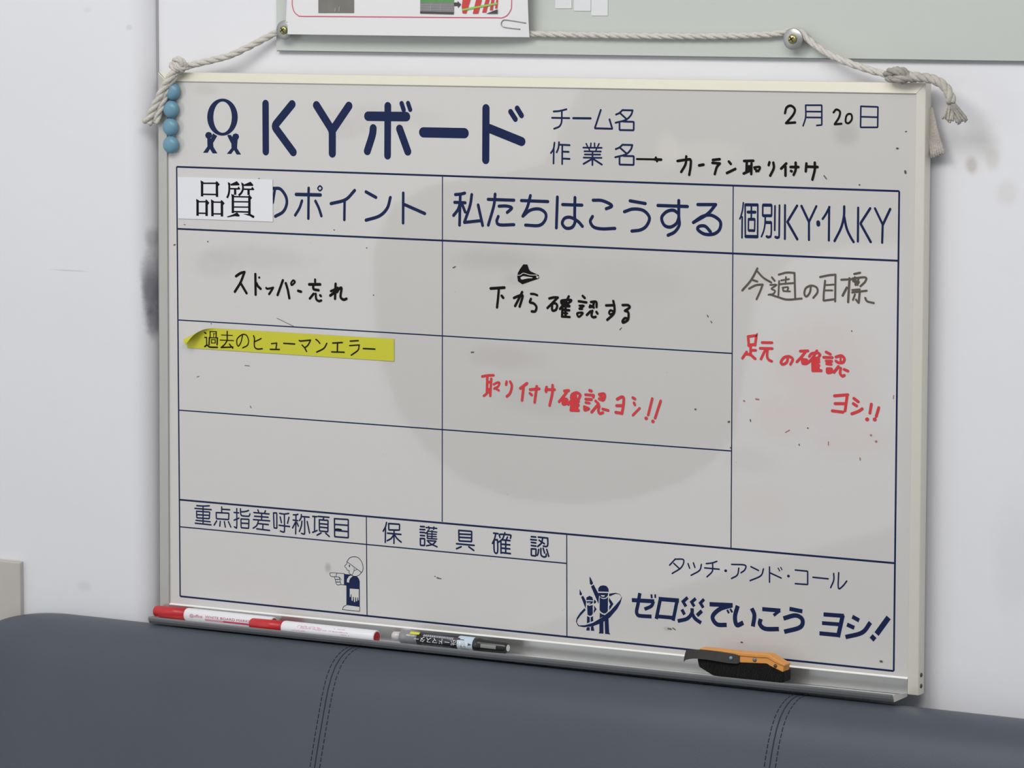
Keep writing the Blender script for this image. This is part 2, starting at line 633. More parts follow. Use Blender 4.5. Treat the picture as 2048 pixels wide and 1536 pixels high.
oTL, oTR, oBR = F(316, 144.2), F(1851.5, 166.2), F(1836.5, 1391.5)
iTL, iTR, iBR, iBL = F(333.6, 162.6), F(1832.3, 187.6), F(1814.8, 1355), F(338.2, 1206.2)
oBL = (F(319.5, 1210)[0], oBR[1] - 0.0039)
oB = oBL[1]
oR = oBR[0]
board = thing('whiteboard', ((oBL[0] + oR) / 2, 0, oB),
              'large framed whiteboard with printed blue grid and handwriting, hanging above the sofa', 'whiteboard')
mb = MB()
k_ = 0.004
mb.prism([(oBL[0] + k_, 0, oBL[1] + k_), (oBR[0] - k_, 0, oBR[1] + k_), (oTR[0] - k_, 0, oTR[1] - k_), (oTL[0] + k_, 0, oTL[1] - k_)], (0, 0.006, 0))
panel = mb.build('panel', M_panel, board)


def rail(pts, m, back=0.0, bv=0.0006, sg=2):
    # the first two points lie on the outer edge, which may slope back a little
    mb = MB()
    ys = (FY + back, FY + back, FY, FY)
    v = [(x, y, z) for (x, z), y in zip(pts, ys)] + [(x, 0.0107, z) for x, z in pts]
    mb.add(v, [(3, 2, 1, 0), (4, 5, 6, 7)] + [(i, (i + 1) % 4, 4 + (i + 1) % 4, 4 + i) for i in range(4)])
    o = mb.build('frame_rail', m, board)
    bevel(o, bv, sg)
    return o


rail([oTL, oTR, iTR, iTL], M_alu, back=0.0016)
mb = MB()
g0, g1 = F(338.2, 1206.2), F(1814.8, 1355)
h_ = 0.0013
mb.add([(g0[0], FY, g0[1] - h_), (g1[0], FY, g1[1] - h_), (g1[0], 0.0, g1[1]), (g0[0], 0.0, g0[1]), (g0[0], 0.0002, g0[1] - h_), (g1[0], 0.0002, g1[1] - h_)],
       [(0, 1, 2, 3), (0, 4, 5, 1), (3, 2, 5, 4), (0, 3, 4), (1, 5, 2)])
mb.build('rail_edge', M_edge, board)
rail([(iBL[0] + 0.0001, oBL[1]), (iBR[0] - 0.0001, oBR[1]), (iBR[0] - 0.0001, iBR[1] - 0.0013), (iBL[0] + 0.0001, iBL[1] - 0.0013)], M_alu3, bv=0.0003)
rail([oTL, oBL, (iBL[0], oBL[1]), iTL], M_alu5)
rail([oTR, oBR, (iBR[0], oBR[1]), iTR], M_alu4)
for px, py in ((1838.5, 1350), (1838.5, 1372)):
    z = at(px, py, 0.003).z
    mb = MB()
    mb.lathe((oR - 0.0005, 0.004, z), (1, 0, 0), [(0, 0.0021), (0.001, 0.0021), (0.0014, 0.0014)], 16)
    mb.build('rivet', M_hole, board, True)

# pen tray: a shallow trough with a leaning front lip, a touch higher on the right
LYF = -0.0317
gL, gR = at(297, 1233, LYF), at(1786, 1389.3, LYF)
tL, tR = gL.x, gR.x


def trough(name, prof, m, parent):
    """prof: (y, drop below the lip's top edge)"""
    n = len(prof)
    v = [(tL, y, gL.z - d) for y, d in prof] + [(tR, y, gR.z - d) for y, d in prof]
    mb = MB()
    mb.add(v, [tuple(range(n)), tuple(range(n, 2 * n))] + [(i, (i + 1) % n, n + (i + 1) % n, n + i) for i in range(n)])
    return mb.build(name, m, parent)


tray = trough('pen_tray', [(FY, 0.0050), (-0.0285, 0.0058), (-0.0285, 0.0073), (FY, 0.0064)], M_tray, board)
lip = trough('tray_lip', [(-0.0314, 0.0003), (-0.0318, 0.0), (-0.0322, 0.0004), (-0.0320, 0.0020), (-0.0313, 0.0046), (-0.0296, 0.0074), (-0.0285, 0.0075),
                          (-0.0285, 0.0058), (-0.0294, 0.0050)], M_lip, tray)
for x0, x1, zz in ((tL - 0.0006, tL, gL.z), (tR, tR + 0.0006, gR.z)):
    mb = MB()
    mb.prism([(x0, FY, zz - 0.0035), (x0, FY, zz - 0.0064), (x0, -0.0300, zz - 0.0074), (x0, -0.0322, zz - 0.0014), (x0, -0.0310, zz)], (x1 - x0, 0, 0))
    mb.build('tray_end_cap', M_alu2, tray)


def floor_z(x, y):
    u = (x - tL) / (tR - tL)
    return gL.z + (gR.z - gL.z) * u - 0.0050 - 0.0008 * (FY - y) / 0.0267


# printed grid
GRID = [((353.4, 333.6), (1798.5, 382.3), 1.9), ((1798.5, 382.3), (1787.5, 1342), 1.9), ((1787.5, 1342), (360.4, 1192.5), 1.9),
        ((360.4, 1192.5), (353.4, 333.6), 1.7),
        ((355, 457.6), (1796.5, 521.5), 1.9), ((885, 353), (884.5, 1043.5), 1.15), ((1466.5, 373), (1462, 1096.5), 1.15),
        ((357.3, 639.9), (1464.3, 706.8), 1.25), ((358.7, 820.3), (1463.3, 901.9), 1.25), ((358.4, 999.3), (1789.6, 1126.3), 1.9),
        ((359.2, 1053.4), (1133.3, 1126.8), 1.25), ((732.8, 1032.5), (734.2, 1231), 1.15), ((1133.5, 1069), (1133.9, 1273.5), 1.15)]
mb = MB()
for a, c, w in GRID:
    p, q = at(*a), at(*c)
    ribbon(mb, [Vector((p.x, p.z)), Vector((q.x, q.z))], w * 0.0005, flat(-0.0001), True)
fixn(obj('printed_grid', mb.v, mb.f, M_ink, panel))

Z1 = ((280, 0), 4.3875)
Z2 = ((540, 0), 3.657)
Z4 = ((1400, 0), 3.1605)
Z5 = ((320, 320), 3.531)
Z6 = ((870, 340), 3.357)
Z7 = ((1440, 370), 4.876)
Y1 = ((880, 490), 3.413)
Y2 = ((1440, 620), 4.5167)
Y5 = ((1120, 1080), 5.689)
Y6 = ((1240, 1100), 3.303)
INK = -0.0001


def ring(cx, cy, rx, ry, ix, iy, dx=0, n=48):
    o = [f'{cx + rx * math.cos(2 * math.pi * k / n):.1f},{cy + ry * math.sin(2 * math.pi * k / n):.1f}' for k in range(n + 1)]
    i = [f'{cx + dx + ix * math.cos(2 * math.pi * k / n):.1f},{cy + iy * math.sin(2 * math.pi * k / n):.1f}' for k in range(n, -1, -1)]
    return 'P' + ' '.join(o + i)


mark('printed_title', panel, M_ink, [
    (*Z1, 60, '1102,910 1104,1330; 1335,915 1178,1108 1345,1335@64')], INK)
mark('printed_title', panel, M_ink, [
    (*Z2, 54, '340,770 456,955 456,1122; 577,775 456,955; 862,775 860,1138@50; 718,850 996,853@60; ~755,938 748,990 712,1105@52;'
              '948,942 1008,1108@52; 963,757 978,804@32; 1010,755 1026,802@30; 1122,968 1422,974@64; 1580,792 1578,1170@52;'
              '1606,940 1840,1035@56; 1760,817 1795,872@34; 1808,792 1840,845@34')], INK)
mark('printed_emblem', panel, M_ink, [
    (*Z1, 10, ring(724, 1028, 134, 163, 81, 137, 1) + ';P603,1157 625,1165 634,1188 625,1210 603,1219 581,1210 572,1188 581,1165;'
     'P840,1170 862,1178 870,1200 862,1222 840,1231 818,1222 810,1200 818,1178;'
     'P590,1210 625,1215 632,1195 640,1170 660,1182 678,1193 642,1255 645,1290 680,1346 638,1346 614,1308 595,1341 553,1341 592,1285;'
     'P857,1225 825,1225 800,1185 770,1182 768,1195 802,1262 803,1300 762,1350 800,1351 826,1317 848,1356 887,1356 852,1300')], INK)
mark('printed_heading', panel, M_ink, [
    ((1090, 200), 10.24, 36,
     '~178,235 300,225 440,190; ~345,230 345,370 335,470 290,545 188,588; 145,365 498,372; 580,372 935,376@42;'
     '1143,205 1020,580 1380,590 1322,398@38; ~1455,298 1525,265 1590,205; 1590,208 1795,212; ~1795,215 1760,310 1650,410 1445,466;'
     '1545,275 1665,385; 1527,480 1527,615 1817,620 1820,448 1600,440')], INK)
mark('printed_heading', panel, M_ink, [
    ((1090, 200), 10.24, 36,
     '~195,875 175,1000 122,1085; 180,1000 175,1300; ~288,865 275,980 240,1072; 295,915 505,925; 355,925 352,1310; 370,1058 485,1062;'
     '370,1200 505,1206; 845,895 870,950@30; 942,885 935,965@30; 1015,885 1018,965@30; 1108,895 1080,955@30; 785,975 1162,980@32; 900,990 915,1040@30;'
     '1060,990 1042,1040@30; 808,1050 1145,1055@32; 815,1115 1132,1118@32; 792,1180 1160,1185@32; 975,1060 972,1330; 950,1215 790,1308;'
     '1000,1215 1165,1322; ~1450,1005 1525,972 1590,915; 1590,917 1790,922; ~1790,925 1755,1020 1650,1115 1440,1172; 1545,985 1660,1085;'
     '1527,1185 1527,1322 1817,1330 1820,1150 1610,1145')], INK)
mark('printed_date_mark', panel, M_ink, [(*Z4, 9.5, '~668,665 668,740 652,795; 668,665 770,665 770,790 738,793; 672,705 768,706; 670,742 768,743')], INK)
mark('printed_date_mark', panel, M_ink, [(*Z4, 9.5, '1017,672 1125,676 1123,805 1015,805 1017,672; 1018,738 1122,741')], INK)
mark('printed_heading', panel, M_ink, [
    (*Z5, 20, '~803,200 850,205 888,255 895,310 870,365 815,398@22; 812,205 797,300; 1050,198 1048,413; 962,243 1133,247@24;'
              '~1003,288 985,340 955,390; ~1098,290 1122,340 1140,395; ~1130,183 1145,200 1130,217 1115,200 1130,183@11;'
              '~1375,215 1310,280 1208,308@22; 1304,295 1302,422; 1455,225 1525,264@22; ~1627,265 1605,340 1550,395 1455,425@22;'
              '1718,233 1717,445; 1728,315 1870,378@22')], INK)
mark('printed_heading', panel, M_ink, [
    (*Z6, 20, '~137,165 172,162 200,155; 170,162 165,370; 132,217 203,220; ~168,225 155,265 125,305; 180,225 203,282;'
              '~247,165 235,240 198,350; 198,352 308,340; 290,235 320,372; 357,197 530,203; ~404,162 395,240 358,370;'
              '~430,243 480,242 515,255 485,285; ~425,312 415,345 435,368 530,367; 580,205 758,212; ~641,172 620,250 590,310;'
              '~590,310 640,270 700,262 742,290 740,335 700,372 608,370; 822,182 815,388; 857,232 987,236;'
              '~940,185 938,300 940,350 920,385 880,390 855,360 870,325 910,318 960,345 990,378;'
              '~1062,203 1120,205 1175,228 1185,245 1150,260; ~1058,312 1043,345 1065,382 1120,395 1208,392; 1310,207 1412,225;'
              '~1272,280 1330,262 1400,272 1440,320 1420,375 1380,402 1322,410; 1497,238 1695,245; 1637,205 1637,330;'
              '~1632,290 1600,270 1555,280 1522,320 1540,370 1580,383 1620,360 1638,320; ~1637,320 1640,370 1610,415 1565,438;'
              '1765,232 1885,232; ~1885,232 1830,295 1735,352; ~1735,352 1800,310 1860,305 1915,345 1910,400 1870,430 1810,430 1765,400 1775,378 1815,378 1850,415')], INK)
mark('printed_heading', panel, M_ink, [
    ((1470, 390), 12.8, 40,
     '~215,200 195,370 160,520 125,610; 185,560 180,1095@42; 260,255 265,1050; 585,260 580,1060; 275,250 570,254@70; 280,1062 565,1068@76;'
     '420,300 418,580@42; 335,437 515,440@70; 345,640 343,890@38; 508,640 503,890@38; 360,622 490,622@68; 360,908 490,912@62;'
     '712,265 710,525; 940,270 938,520; 730,258 920,260@72; 730,530 920,530@68; ~775,570 768,750 735,920 678,1065; 795,702 915,704@70;'
     '~932,710 932,900 925,1030; ~905,1065 850,1080 815,1060@60; 1025,280 1018,900@44; 1140,262 1132,1040@44; ~1120,1078 1080,1093 1040,1075@60;'
     '1282,260 1278,1125@50; 1590,275 1345,685@58; 1345,690 1595,1130@60'),
    (*Z7, 20, '795,205 868,360@22; 940,207 868,360 868,535; 958,365 960,385@36; ~1002,330 1035,280 1068,215; 1065,215 1062,540;'
              '~1212,210 1208,310 1180,420 1118,545@22; ~1212,310 1235,420 1270,500 1303,555@22; 1348,222 1345,550; 1465,228 1370,375 1470,555@22;'
              '1512,228 1587,385 1582,562; 1660,235 1588,388@22')], INK)
mark('printed_heading', panel, M_ink, [
    ((380, 1000), 11.378, 34,
     '~155,128 300,138 440,132; 112,190 485,220; 298,140 298,540; 150,255 155,405 440,425 450,275 150,255; 155,333 445,350; 138,462 460,495;'
     '120,527 480,565; 722,160 722,275; 735,210 905,222; 597,285 600,425 880,445 885,300 597,285; 608,475 550,570; 690,485 678,595; 782,490 805,615;'
     '875,492 930,615; ~1065,195 1065,600 1040,625 1010,610; 1005,283 1110,292; 1005,458 1115,412; ~1150,200 1155,310 1180,355 1280,368 1345,365 1365,315;'
     '~1160,270 1260,262 1335,238; 1160,430 1165,630 1335,645 1342,440 1160,430; 1165,525 1335,535; 1545,225 1565,275; 1718,245 1700,290;'
     '1455,285 1800,318; 1470,368 1780,392; 1445,445 1815,475; 1632,310 1632,460; ~1560,470 1520,580 1440,640; 1560,535 1785,560; 1660,560 1658,670;'
     '1520,655 1812,692'),
    ((535, 1010), 11.378, 34,
     '138,180 150,520 215,528 212,180 138,180; ~275,190 380,205 485,192; ~385,210 388,560 370,615 295,592; 290,270 318,400; 490,280 458,415;'
     '265,460 505,490; ~590,222 650,222 695,210; 650,225 642,655; 585,342 690,355; 640,390 572,520; 670,400 705,480; ~772,220 765,290 730,350;'
     '790,262 950,275; ~845,280 848,610 835,660 775,645; ~785,370 770,480 728,600; 905,375 958,635; 1030,258 1125,265; 1075,270 1072,600;'
     '1030,622 1130,580; 1155,258 1400,280; 1280,285 1270,330; 1180,335 1185,590 1375,608 1380,350 1180,335; 1185,422 1378,440; 1185,500 1378,520;'
     '1220,635 1130,685; 1325,640 1408,715; 1525,310 1530,720 1840,745 1840,330 1525,310; 1530,440 1840,462; 1530,575 1840,605')], INK)
mark('printed_character', panel, M_ink, [
    ((755, 1030), 10.24, 34,
     '~185,155 165,240 118,330; 165,270 160,560; 230,175 232,305 450,310 452,190 230,175; 205,372 480,398; 340,320 338,580; ~330,410 280,480 200,525;'
     '~355,410 400,480 485,555# 882,235 960,240; 872,295 970,300; 875,355 965,360; 880,418 965,425; 878,480 880,620 965,625 968,485 878,480;'
     '995,255 1215,275@30; 1050,240 1060,290@28; 1155,245 1150,295@28; ~1040,310 1020,350 985,375@30; 1020,350 1022,475@30; 1040,330 1215,350@26;'
     '1030,385 1205,395@26; 1030,435 1205,442@26; 1025,480 1215,492@28; 1118,320 1115,480@28; 1020,525 1195,535@30; ~1195,540 1130,600 1005,630@30;'
     '~1040,550 1110,600 1220,650@30# 1665,315 1670,530 1928,545 1930,335 1665,315; 1670,388 1928,402; 1670,455 1928,470; 1620,588 1980,622;'
     '1715,650 1620,690; 1870,650 1972,725')], INK)
mark('printed_character', panel, M_ink, [
    ((965, 1050), 12.8, 42,
     '285,208 400,222; ~340,225 310,350 255,470; ~300,395 305,680 385,695 385,400 350,385 300,395; 572,200 575,235; ~448,320 450,240 700,255 725,290 715,340;'
     '~560,245 510,360 410,440; 472,400 475,720; 640,310 610,380; 510,380 705,400; 490,490 700,508; 490,590 700,612; 480,705 715,732; 595,390 595,710#'
     '1250,298 1365,308; 1235,372 1380,385; 1250,445 1365,460; 1250,525 1370,540; 1250,610 1250,780 1365,795 1372,615 1250,610; 1430,310 1670,335;'
     '~1670,335 1672,500 1640,550 1560,540; ~1540,340 1510,460 1415,550; 1450,390 1585,480; ~1440,625 1425,720 1405,775;'
     '~1495,600 1500,760 1560,815 1625,805 1632,745; 1555,595 1590,715; 1645,625 1695,800')], INK)
mark('printed_heading', panel, M_ink, [
    (*Y6, 9.2, '~365,60 420,65 405,115 345,155; 365,60 328,100; 355,88 395,125; 450,90 460,120; 485,85 495,115; ~538,95 525,135 470,167;'
               '~570,90 610,85 640,75; 560,118 655,127; ~612,88 610,140 575,177; 697,137 700,137@16; ~738,95 825,100 825,130 800,150; ~785,120 775,165 737,188;'
               '865,110 915,135; ~948,125 930,170 860,202; 988,112 988,212; 990,150 1065,185; 1045,120 1055,138@7; 1062,115 1070,130@7; 1112,172 1114,172@16;'
               '1158,132 1240,140 1240,228 1158,222; 1275,180 1375,190; ~1412,155 1412,200 1392,248; ~1445,150 1443,250 1470,240 1498,205')], INK)
mark('printed_slogan', panel, M_ink, [
    ((1250, 1170), 10.24, 70,
     '|140,308 600,335@76; |~305,165 265,400 238,540 265,615 350,635 545,645@72; |~585,330 540,430 400,495@66; |540,190 550,272@40; |618,190 622,265@36;'
     '|725,285 640,695; |1075,285 985,730; |690,285 1105,318@78; |650,640 1000,672; |1285,255 1190,340 1250,440@62; |1450,275 1365,350 1420,440@60;'
     '|1620,290 1545,370 1605,465@60; |1165,500 1220,605@64; |~1375,475 1368,580 1270,690 1080,738; |~1360,560 1440,690 1560,775; |1575,530 1475,625'),
    (*Y6, 24, '|592,358 745,365@26; |~740,365 660,390 612,440 640,490 705,495@26; |708,395 720,418@13; |728,388 742,412@13;'
              '|~778,368 760,440 772,495 815,480@27; |~870,385 888,430 878,505@26; |940,390 1060,400; |1055,400 1015,432@18; |~930,455 925,490 960,520 1050,522@26;'
              '|1120,388 1205,405; |~1080,452 1160,432 1205,460 1190,510 1085,540@26; |1345,425 1480,435; |1472,430 1440,575@26; |1335,482 1460,492@22;'
              '|1318,550 1445,562; |1535,440 1580,465; |1500,492 1548,514; |~1655,478 1600,545 1490,575@25; |1775,445 1695,555@32; |1682,568 1662,592@32')], INK)
mark('printed_figure', panel, M_ink, [
    ((640, 1100), 11.817, 13,
     '~640,270 700,190 790,160 900,180 990,290 1020,420 1000,510 970,540@15; 635,275 975,525; ~640,290 630,330 590,370 595,405 625,430 640,470 690,490 685,530 710,565 750,590;'
     '~970,540 930,590 870,615; 805,425 805,490 760,590@11; 870,460 805,490@11; 695,362 697,393@26; ~580,560 270,538 235,575 265,622 345,630; ~400,550 380,590 385,625;'
     '~345,630 440,640 460,690 365,695 345,635; ~365,695 460,700 475,750 380,755 360,700; ~380,755 480,765 490,810 420,825 385,790 380,755; 490,815 580,825;'
     '~455,640 480,670 505,705; P568,565 720,580 760,590 790,610 870,615 920,680 940,740 942,1345 625,1300 625,840 568,830;'
     '~630,1300 560,1340 530,1405; 530,1408 940,1450 942,1340')], INK)
mark('printed_figure_highlight', panel, M_white, [
    ((640, 1100), 11.817, 10,
     'P640,760 645,690 690,620 740,600 780,615 720,670 697,720 695,770;'
     'P710,910 925,925 925,1190 912,1190 905,1120 890,1120 885,1205 862,1210 858,1115 840,1115 835,1225 812,1228 805,1110 785,1105 782,1200 755,1195 748,1045 735,1040 728,1110 710,1110')], -0.0005)
mark('printed_figure', panel, M_ink, [
    ((1140, 1140), 10.97, 10,
     'P620,470 622,400 660,350 730,335 800,350 845,410 850,480; P622,500 840,505 830,560 790,605 740,615 680,605 640,560;'
     'P650,590 690,625 740,638 800,625 835,590 830,900 790,945 740,955 680,920 650,880; P460,360 520,320 640,545 625,745;'
     'P428,140 465,190 508,290 480,328 440,315 432,240; P860,605 955,745 865,880 860,800 885,755 850,680; P655,935 700,968 775,992 650,1060;'
     'P645,1150 735,1120 735,1395 628,1390 645,1360; P760,1110 845,1060 860,1370 885,1415 770,1400;'
     'P855,520 1000,500 1090,525 1140,600 1110,720 1040,850 880,1040 700,1160 500,1235 300,1255 180,1230 130,1140 150,1050 220,940 320,835 '
     '345,880 240,990 165,1090 150,1150 200,1215 330,1210 500,1160 700,1040 880,900 1000,770 1105,650 1130,590 1080,532 1000,522 865,580;'
     'P355,655 362,600 430,565 490,595 510,665; P362,682 508,685 495,730 440,755 380,730; P375,765 430,785 500,765 500,960 470,1000 430,1005 385,980;'
     'P243,590 290,565 355,690 345,850; P212,420 265,520 250,560 210,545; P525,770 585,860 520,950 522,890 535,860; P375,1010 435,1035 435,1145 372,1170;'
     'P455,1035 505,1015 512,1115 455,1140; P370,1258 432,1250 432,1330 355,1325; P460,1245 512,1230 535,1335 460,1330; P530,645 580,690 560,730 520,735')], INK)
mark('printed_figure_highlight', panel, M_white, [
    ((1140, 1140), 10.97, 10, 'P680,550 775,555 755,585 700,580; P390,715 465,718 445,738 405,735')], -0.0005)

# handwriting
HW = -0.0004
mark('handwritten_number', panel, M_black, [(*Z4, 12.5, '~538,715 548,680 575,668 600,690 590,725 545,778; 545,778 602,774')], HW)
mark('handwritten_number', panel, M_black, [(*Z4, 11, '~845,710 862,692 885,705 880,740 852,785; 852,785 895,782; ~940,720 925,735 922,770 940,778 960,755 958,725 940,720@10')], HW)
mark('handwritten_line', panel, M_black, [
    ((1080, 0), 4.2675, 14, '828,1357 1000,1360; 980,1360 1035,1362@19; 990,1345 1000,1375@17'),
    ((1340, 305), 6.4, 28,
     '~210,50 200,150 145,248; ~98,108 220,90 265,95 265,180 248,285; 375,165 430,155@30; 550,95 638,85; 545,132 640,140; ~640,140 600,190 575,275;'
     '755,115 780,145; 730,262 838,210; 950,108 1068,105; 985,110 980,240; 945,268 1040,225; 1045,140 1042,275; 1000,175 1040,175@24; 1000,205 1040,205@24;'
     '~1080,190 1150,185 1140,225 1105,240@24; ~1085,210 1110,225 1135,240@22; 1275,125 1265,160; ~1325,130 1330,200 1285,295; 1490,140 1425,205;'
     '1480,180 1480,295; 1545,185 1645,185; ~1610,130 1610,220 1585,285; 1550,235 1560,240; 1748,140 1740,240; 1750,180 1890,185; ~1855,130 1855,220 1825,345')], HW)
mark('handwritten_line', panel, M_black, [
    ((460, 530), 8.533, 40,
     '~105,190 180,140 250,120; ~250,120 180,300 85,455; 185,310 285,480; 435,155 440,505; ~455,310 480,360 525,405; 500,213 503,213@34;'
     '~620,390 640,405 700,395 740,385@32; ~735,390 700,450 670,495@36; 905,260 815,510; ~955,310 990,430 1015,565; ~1080,262 1045,310 1060,340 1110,290 1080,262@30;'
     '1165,440 1215,455; 1455,248 1455,290@36; 1355,330 1540,330@44; ~1425,340 1430,410 1515,430; 1430,490 1365,570@38; ~1465,490 1475,580 1520,615 1560,605@36;'
     '1540,515 1555,530@36; 1805,320 1795,575; 1725,445 1830,400@36; ~1840,390 1790,460 1715,520@42; ~1830,460 1860,410 1905,395 1890,540 1940,590 1990,575; 1800,420 1830,440@46')], HW)
mark('handwritten_line', panel, M_black, [
    ((970, 520), 12.8, 60,
     '150,728 500,705@62; ~358,740 340,950 312,1210@58; 430,915 470,965; ~745,970 860,920 940,905 965,940 890,1190@58; ~955,820 860,1010 775,1175@58;'
     '~1180,865 1260,870 1340,900@50; ~1180,995 1155,1080 1250,1110 1320,1200 1290,1310 1200,1315@56'),
    ((1085, 575), 10.78, 46,
     '~150,235 250,212 335,215; ~320,225 200,350 110,440; ~210,370 215,490 290,480 320,390 280,340 225,340; ~570,190 520,280 380,460;'
     '~410,340 420,280 600,265 620,290 580,320@44; 440,330 425,620@48; 420,625 590,635@42; 440,390 580,400@54; 450,480 580,490@46; 500,280 500,620@52; 460,550 540,555@34;'
     '440,330 560,340@54; 870,180 915,225; 785,295 950,320; ~800,390 890,395 800,455 860,460@40; ~760,550 860,540 860,570 790,630 755,590 760,550@40;'
     '~1050,310 1160,310 1170,420; ~1110,330 1090,400 1020,420@48; 1030,385 1110,430@44; 1040,510 960,590; ~1080,500 1060,600 1100,640 1150,630; 1165,525 1190,560;'
     '1375,385 1530,380; ~1530,290 1555,420 1540,560 1400,695; ~1530,510 1470,490 1440,540 1470,580 1530,550@40; ~1730,378 1850,380 1880,430 1780,500;'
     '~1780,500 1850,530 1860,620 1840,700 1750,755 1730,720 1780,660 1840,670')], HW)
mark('ink_smear', panel, M_black, [((970, 520), 12.8, 20,
     'P985,110 1090,115 1130,240 1170,290 1380,385 1390,470 1340,490 1130,560 960,620 850,545 830,420 845,330 900,230')], HW)
mark('ink_smear', panel, M_white, [((970, 520), 12.8, 17,
     '~850,390 920,380 985,335 1060,350 1160,380 1340,385; P920,440 990,410 1230,445 1220,465 1100,470 970,500 930,490; P1330,400 1385,420 1370,470 1320,450')], -0.0008, 'wiped pale streaks inside the black ink smear')
mark('ink_smear', panel, M_black, [((535, 1010), 11.378, 36, '1550,553 1600,545 1680,560@30')], HW)
mark('handwritten_line', panel, M_red, [
    ((955, 740), 12.047, 56,
     '~115,155 250,130 390,125@52; 240,170 230,540@58; 335,210 310,620@54; ~240,540 210,580 155,620@50; 260,290 320,290@56; 260,470 310,475@66; 285,520 285,560@30;'
     '~395,345 480,300 530,310 500,390 405,450@46; 420,430 515,490@48; 703,280 693,350; ~790,280 830,380 790,550 710,635; 1195,320 1035,440@60; 1110,430 1075,730@60;'
     '1270,470 1490,450@58; 1430,390 1380,775@58; 1265,560 1310,600; ~1668,410 1650,480 1655,520@58; 1670,470 1860,470; ~1812,365 1805,560 1740,850@58'),
    ((1110, 765), 8.904, 44,
     '170,150 245,140; ~225,150 150,250 75,340@42; ~150,300 145,380 205,370 220,310 180,290 150,300; 165,340 210,340@60; ~290,270 310,210 390,180 450,220 430,280;'
     '385,180 240,390@40; 310,300 290,480@50; 285,490 420,495@46; 320,260 420,310@40; 310,330 420,335@48; 320,390 410,400@58; 320,440 400,450@38; 370,230 380,480@44;'
     '620,140 650,150@46; 545,215 690,225@40; 690,225 685,260@40; 550,295 650,300@44; 550,355 615,365@38; 525,430 530,495 610,465 525,430; 550,460 580,470;'
     '~790,210 870,200 890,240 860,310 790,290; 800,220 860,280@48; 725,325 780,380@40; 770,390 655,525@42; ~790,420 775,500 800,550 855,535@42; 850,470 950,495@40;'
     '~1110,295 1190,255 1225,280 1220,400 1195,550; 1100,410 1200,410; 1085,530 1190,545; 1390,270 1425,290; 1410,360 1425,395@40; 1510,455 1390,580@36;'
     '1735,285 1662,575@40; 1625,635 1628,635@52; 1885,325 1785,630@40; 1745,690 1748,690@52')], HW)
mark('handwritten_line', panel, M_grey, [
    ((1475, 530), 7.314, 24,
     '~293,50 200,220 72,370@26; ~295,95 380,185 495,255; 215,215 290,240; ~170,345 270,295 370,285; ~370,285 330,390 280,500; 505,180 545,230; ~480,290 570,290 500,345 550,375 525,420 455,435@20;'
     '~480,430 600,470 730,505 940,490; 610,235 600,440@22; ~605,140 720,110 830,115; 835,115 845,480; 640,225 755,205@20; 710,175 705,270@20; 610,280 835,262@22; ~660,330 740,325 730,375@20;'
     '665,335 670,380 770,385@20; ~1075,310 1060,400 1010,460 980,420 1000,340 1080,300 1160,330 1170,400 1110,480; ~1210,175 1330,150 1435,140; 1435,140 1430,530;'
     '~1283,230 1265,400 1260,515; 1265,520 1420,500; 1295,292 1410,285@20; 1290,370 1390,370@20; 1520,215 1690,205; 1640,195 1620,540@28; 1600,330 1540,445@28;'
     '1710,130 1795,112; ~1690,195 1870,180 1870,240 1800,310; 1700,230 1770,250@36; 1720,180 1730,290@26; 1770,190 1760,290@24; 1680,365 1790,355@22; 1680,400 1890,375;'
     '1790,385 1775,550@26; 1720,430 1690,510@22; ~1870,480 1900,530 1995,555; 1735,505 1770,550')], HW)
mark('handwritten_line', panel, M_red, [
    ((1475, 660), 8.904, 40,
     '190,115 205,280; ~190,115 320,100 335,110 315,270; 200,270 315,255@44; 235,290 235,430; 240,360 325,360; ~165,390 130,440 90,500; ~150,425 230,440 315,510@42;'
     '440,222 615,225; 405,325 620,330; ~500,345 460,430 420,515; ~535,345 530,470 560,530 610,555; ~900,480 880,570 810,610 775,570 830,490 920,470 985,520 945,610;'
     '1120,375 1255,370; ~1215,385 1130,490 1060,565; 1150,520 1160,600 1240,600 1240,530 1150,520; 1165,560 1240,565@58; ~1280,470 1320,420 1420,405 1470,440 1440,490;'
     '1415,370 1330,510 1260,580; 1340,500 1345,720@48; 1345,720 1490,722@44; 1360,520 1450,520; 1360,570 1450,565@46; 1360,630 1450,630@46; 1400,500 1395,700@48;'
     '1360,680 1440,675@46; 1580,390 1655,430; 1535,485 1690,490; 1580,550 1680,555; 1590,600 1670,610; 1600,690 1680,690 1680,750 1600,760 1600,690@44; 1620,725 1660,725@50;'
     '~1755,480 1850,455 1905,510 1880,575 1800,580 1755,550; 1835,480 1840,560@30; 1800,650 1720,750@44; ~1840,680 1830,770 1870,820 1905,805; 1900,700 1970,730')], HW)
mark('handwritten_line', panel, M_red, [
    (*Y2, 22, '1035,775 1155,765; 1150,770 1130,910; 1040,845 1135,845; 1015,910 1110,922; 1210,798 1250,828; 1205,845 1235,865; ~1192,937 1250,915 1285,892;'
              '1368,850 1355,930; 1328,987 1332,987@28; 1435,882 1412,960; 1397,988 1400,988@28')], HW)
SPK1 = mark('ink_specks', panel, M_redfade, [
    (*Y2, 8, '325,803 350,808@11; 215,820 222,822@12; 592,1105 628,1085@7; 980,1190 980,1220@7; 1363,1130 1366,1130@15; 1410,1187 1412,1187@18; 1570,770 1567,800@6; 1265,1335 1268,1355@8')], HW)
